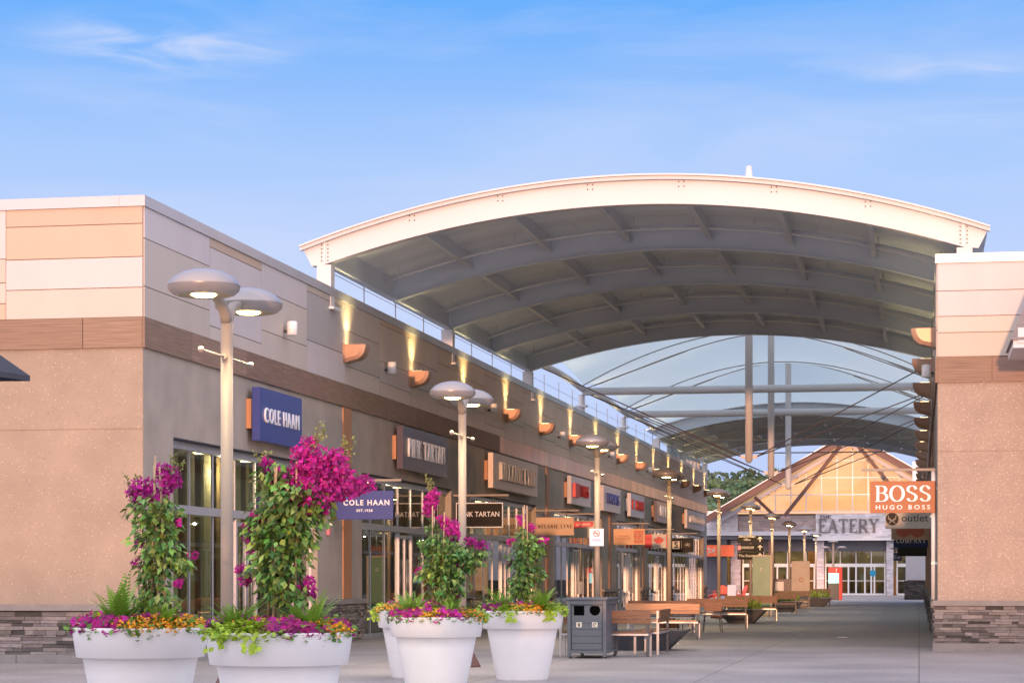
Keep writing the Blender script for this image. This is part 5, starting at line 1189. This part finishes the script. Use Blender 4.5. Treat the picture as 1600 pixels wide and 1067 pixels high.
for i, (px, a, lb) in enumerate(((1111, 120, 'orange garden chair turned side-on, leftmost of three'), (1130, 10, 'orange garden chair facing the street, between a lamp post and the white board'), (1155, -60, 'orange garden chair partly behind the small white board'))):
    o = g0 if i == 0 else copy_tree(g0); X, Y = at(px, 141); o.location = (X, Y, 0); o.rotation_euler = (0, 0, R(a)); o['label'] = lb; o['group'] = 'orange garden chairs'
X, Y = at(1143.5, 138); t = thing('sandwich_board', 'small blank white board between the orange chairs', 'sign board', (X, Y, 0))
m = MB(); m.prism([(0, 0), (.04, 0), (.24, .95), (.2, .95)], (-.27, -.22, 0), Y_, Z_, X_*.54); m.build('front_leaf', M['wsign'], t); m = MB(); m.prism([(.44, 0), (.48, 0), (.28, .95), (.24, .95)], (-.27, -.22, 0), Y_, Z_, X_*.54); m.build('back_leaf', M['wsign'], t)
# map panel
X, Y = at(1190, 79.5); t = thing('map_panel', 'tall green tinted glass map panel on a stone foot behind the benches', 'display panel', (X, Y, 0))
m = MB(); m.box(-.33, .31, -.02, .02, .30, 2.2); m.build('glass_sheet', M['glass_g'], t); m = MB(); m.box(.315, .39, -.05, .05, .0, 2.25); m.box(-.36, .315, -.03, .03, 2.2, 2.25); m.build('frame', M['beige'], t); m = MB(); m.box(-.22, .26, -.15, .15, 0, .28); m.build('foot', M['beige'], t)
m = MB(); m.tube([(.0+.045*math.cos(i*.6), -.028, 1.72+.06*math.sin(i*.6)) for i in range(12)], .010, 5); m.build('printed_ring', M['cream'], t)
X, Y = at(1251, 100); t = thing('display_panel', 'tall plain beige display panel with a faint ring behind dark benches', 'display panel', (X, Y, 0))
m = MB(); m.box(-.42, .42, -.05, .05, .15, 2.18); m.build('panel', M['beige'], t, bevel=.01); m = MB(); m.box(-.3, .3, -.12, .12, 0, .15); m.build('foot', M['dsteel'], t)
m = MB(); m.tube([(.02+.09*math.cos(i*.42), -.055, 1.33+.09*math.sin(i*.42)) for i in range(16)], .012, 5); m.build('printed_ring', M['brick'], t)
# information kiosk
X, Y = at(1303.5, 137); t = thing('info_kiosk', 'red and charcoal kiosk with a lit pale blue screen near the hall doors', 'kiosk', (X, Y, 0))
m = MB(); m.box(-.36, .30, -.15, .15, 0, 1.05); m.build('lower_cabinet', M['dsteel'], t); m = MB(); m.box(-.36, .30, -.15, .15, 1.7, 2.05); m.box(.302, .50, -.18, .18, 0, 2.05); m.build('red_casing', M['redk'], t); m = MB(); m.box(-.36, .30, -.14, .15, 1.052, 1.698); m.build('screen', M['cyan'], t)
text_obj('?', .28, .01, M['txtw'], t, (.14, -.152, 1.87), X_, Z_, N_, bold=.01)
# low grey service box by the doors
X, Y = at(1225, 118); t = thing('service_cabinet', 'low grey cabinet with a pale panel behind the dark bench', 'cabinet', (X, Y, 0)); m = MB(); m.box(-.65, .5, -.3, .3, 0, 1.35); m.build('body', M['slatey'], t, bevel=.02); m = MB(); m.box(-.45, .0, -.32, -.302, .5, 1.2); m.build('panel', M['wsign'], t)
X, Y = at(1316, 52); t = MB(); t.raw([(X-.12, Y, .004), (X+.10, Y-.03, .004), (X+.13, Y+.16, .012), (X-.09, Y+.2, .008), (X-.12, Y, .008), (X+.10, Y-.03, .008), (X+.13, Y+.16, .016), (X-.09, Y+.2, .012)], [(0, 3, 2, 1), (4, 5, 6, 7), (0, 1, 5, 4), (1, 2, 6, 5), (2, 3, 7, 6), (3, 0, 4, 7)]); tag(t.build('paper_scrap', M['wsign']), 'scrap of white paper lying on the paving under the arches', 'litter')
# shading roofs at the frame edges
X, Y = at(47, 12); zc = HH(587, 12); t = thing('parasol', 'dark charcoal parasol, only one corner reaching in at the left edge', 'parasol', (0, 0, 0))
cn_ = Vector((X, Y, zc)); ex = Vector((-2.6, -.33, 0)); ey = Vector((-.5, -2.4, 0))
ap = cn_+(ex+ey)/2+Vector((0, 0, 1.3)); c_ = [cn_, cn_+ex, cn_+ex+ey, cn_+ey]
m = MB(); 
for i in range(4): a, b = c_[i], c_[(i+1) % 4]; m.face([a, b, ap]); m.face([a-Z_*.03, b-Z_*.03, ap-Z_*.03][::-1]); m.face([a, b, b-Z_*.03, a-Z_*.03])
m.build('cover', M['fabricd'], t); m = MB(); base = Vector((ap.x, ap.y, 0)); m.tube([base, ap], .035, 12); m.build('pole', M['dsteel'], t); m = MB(); m.lathe([(.4, 0), (.4, .06), (.05, .1)], base, 24); m.build('base', M['dsteel'], t)
X, Y = at(1579, 39.5); z0 = HH(531, 39.5); t = thing('kiosk_roof', 'steep grey boarded roof corner reaching in at the right edge', 'kiosk', (X, Y, 0))
m = MB(); m.raw([(0, 0, z0), (2.4, 0, z0), (2.4, 2.4, z0), (0, 2.4, z0), (1.2, 1.2, z0+3.1)], [(0, 1, 4), (1, 2, 4), (2, 3, 4), (3, 0, 4), (3, 2, 1, 0)]); m.build('roof', M['roofgrey'], t)
m = MB(); m.box(.05, 2.35, .05, 2.35, z0-.14, z0-.002); m.box(.13, 2.27, .02, .05, z0-.05, z0+.22); m.build('fascia', M['pale'], t)
m = MB(); [m.box(x-.05, x+.05, y-.05, y+.05, 0, z0-.14) for x, y in ((.6, .5), (2.2, .5), (.6, 2.2), (2.2, 2.2))]; m.build('post', M['dsteel'], t)
# unseen block added behind the camera; its shade covers pots and wall feet
m = MB(); tb = thing('outlet_building', 'long low unseen block added behind the viewer to shade the street', 'building', (0, -62, 0)); m.box(-70, 40, -12, 0, 0, 5.1); m.build('wall', M['stucco'], tb); m = MB(); m.box(-70.1, 40.1, -12.1, .1, 5.1, 5.3); m.build('coping', M['coping'], tb)  # this outlet_building is the added unseen shading block, with its wall and coping
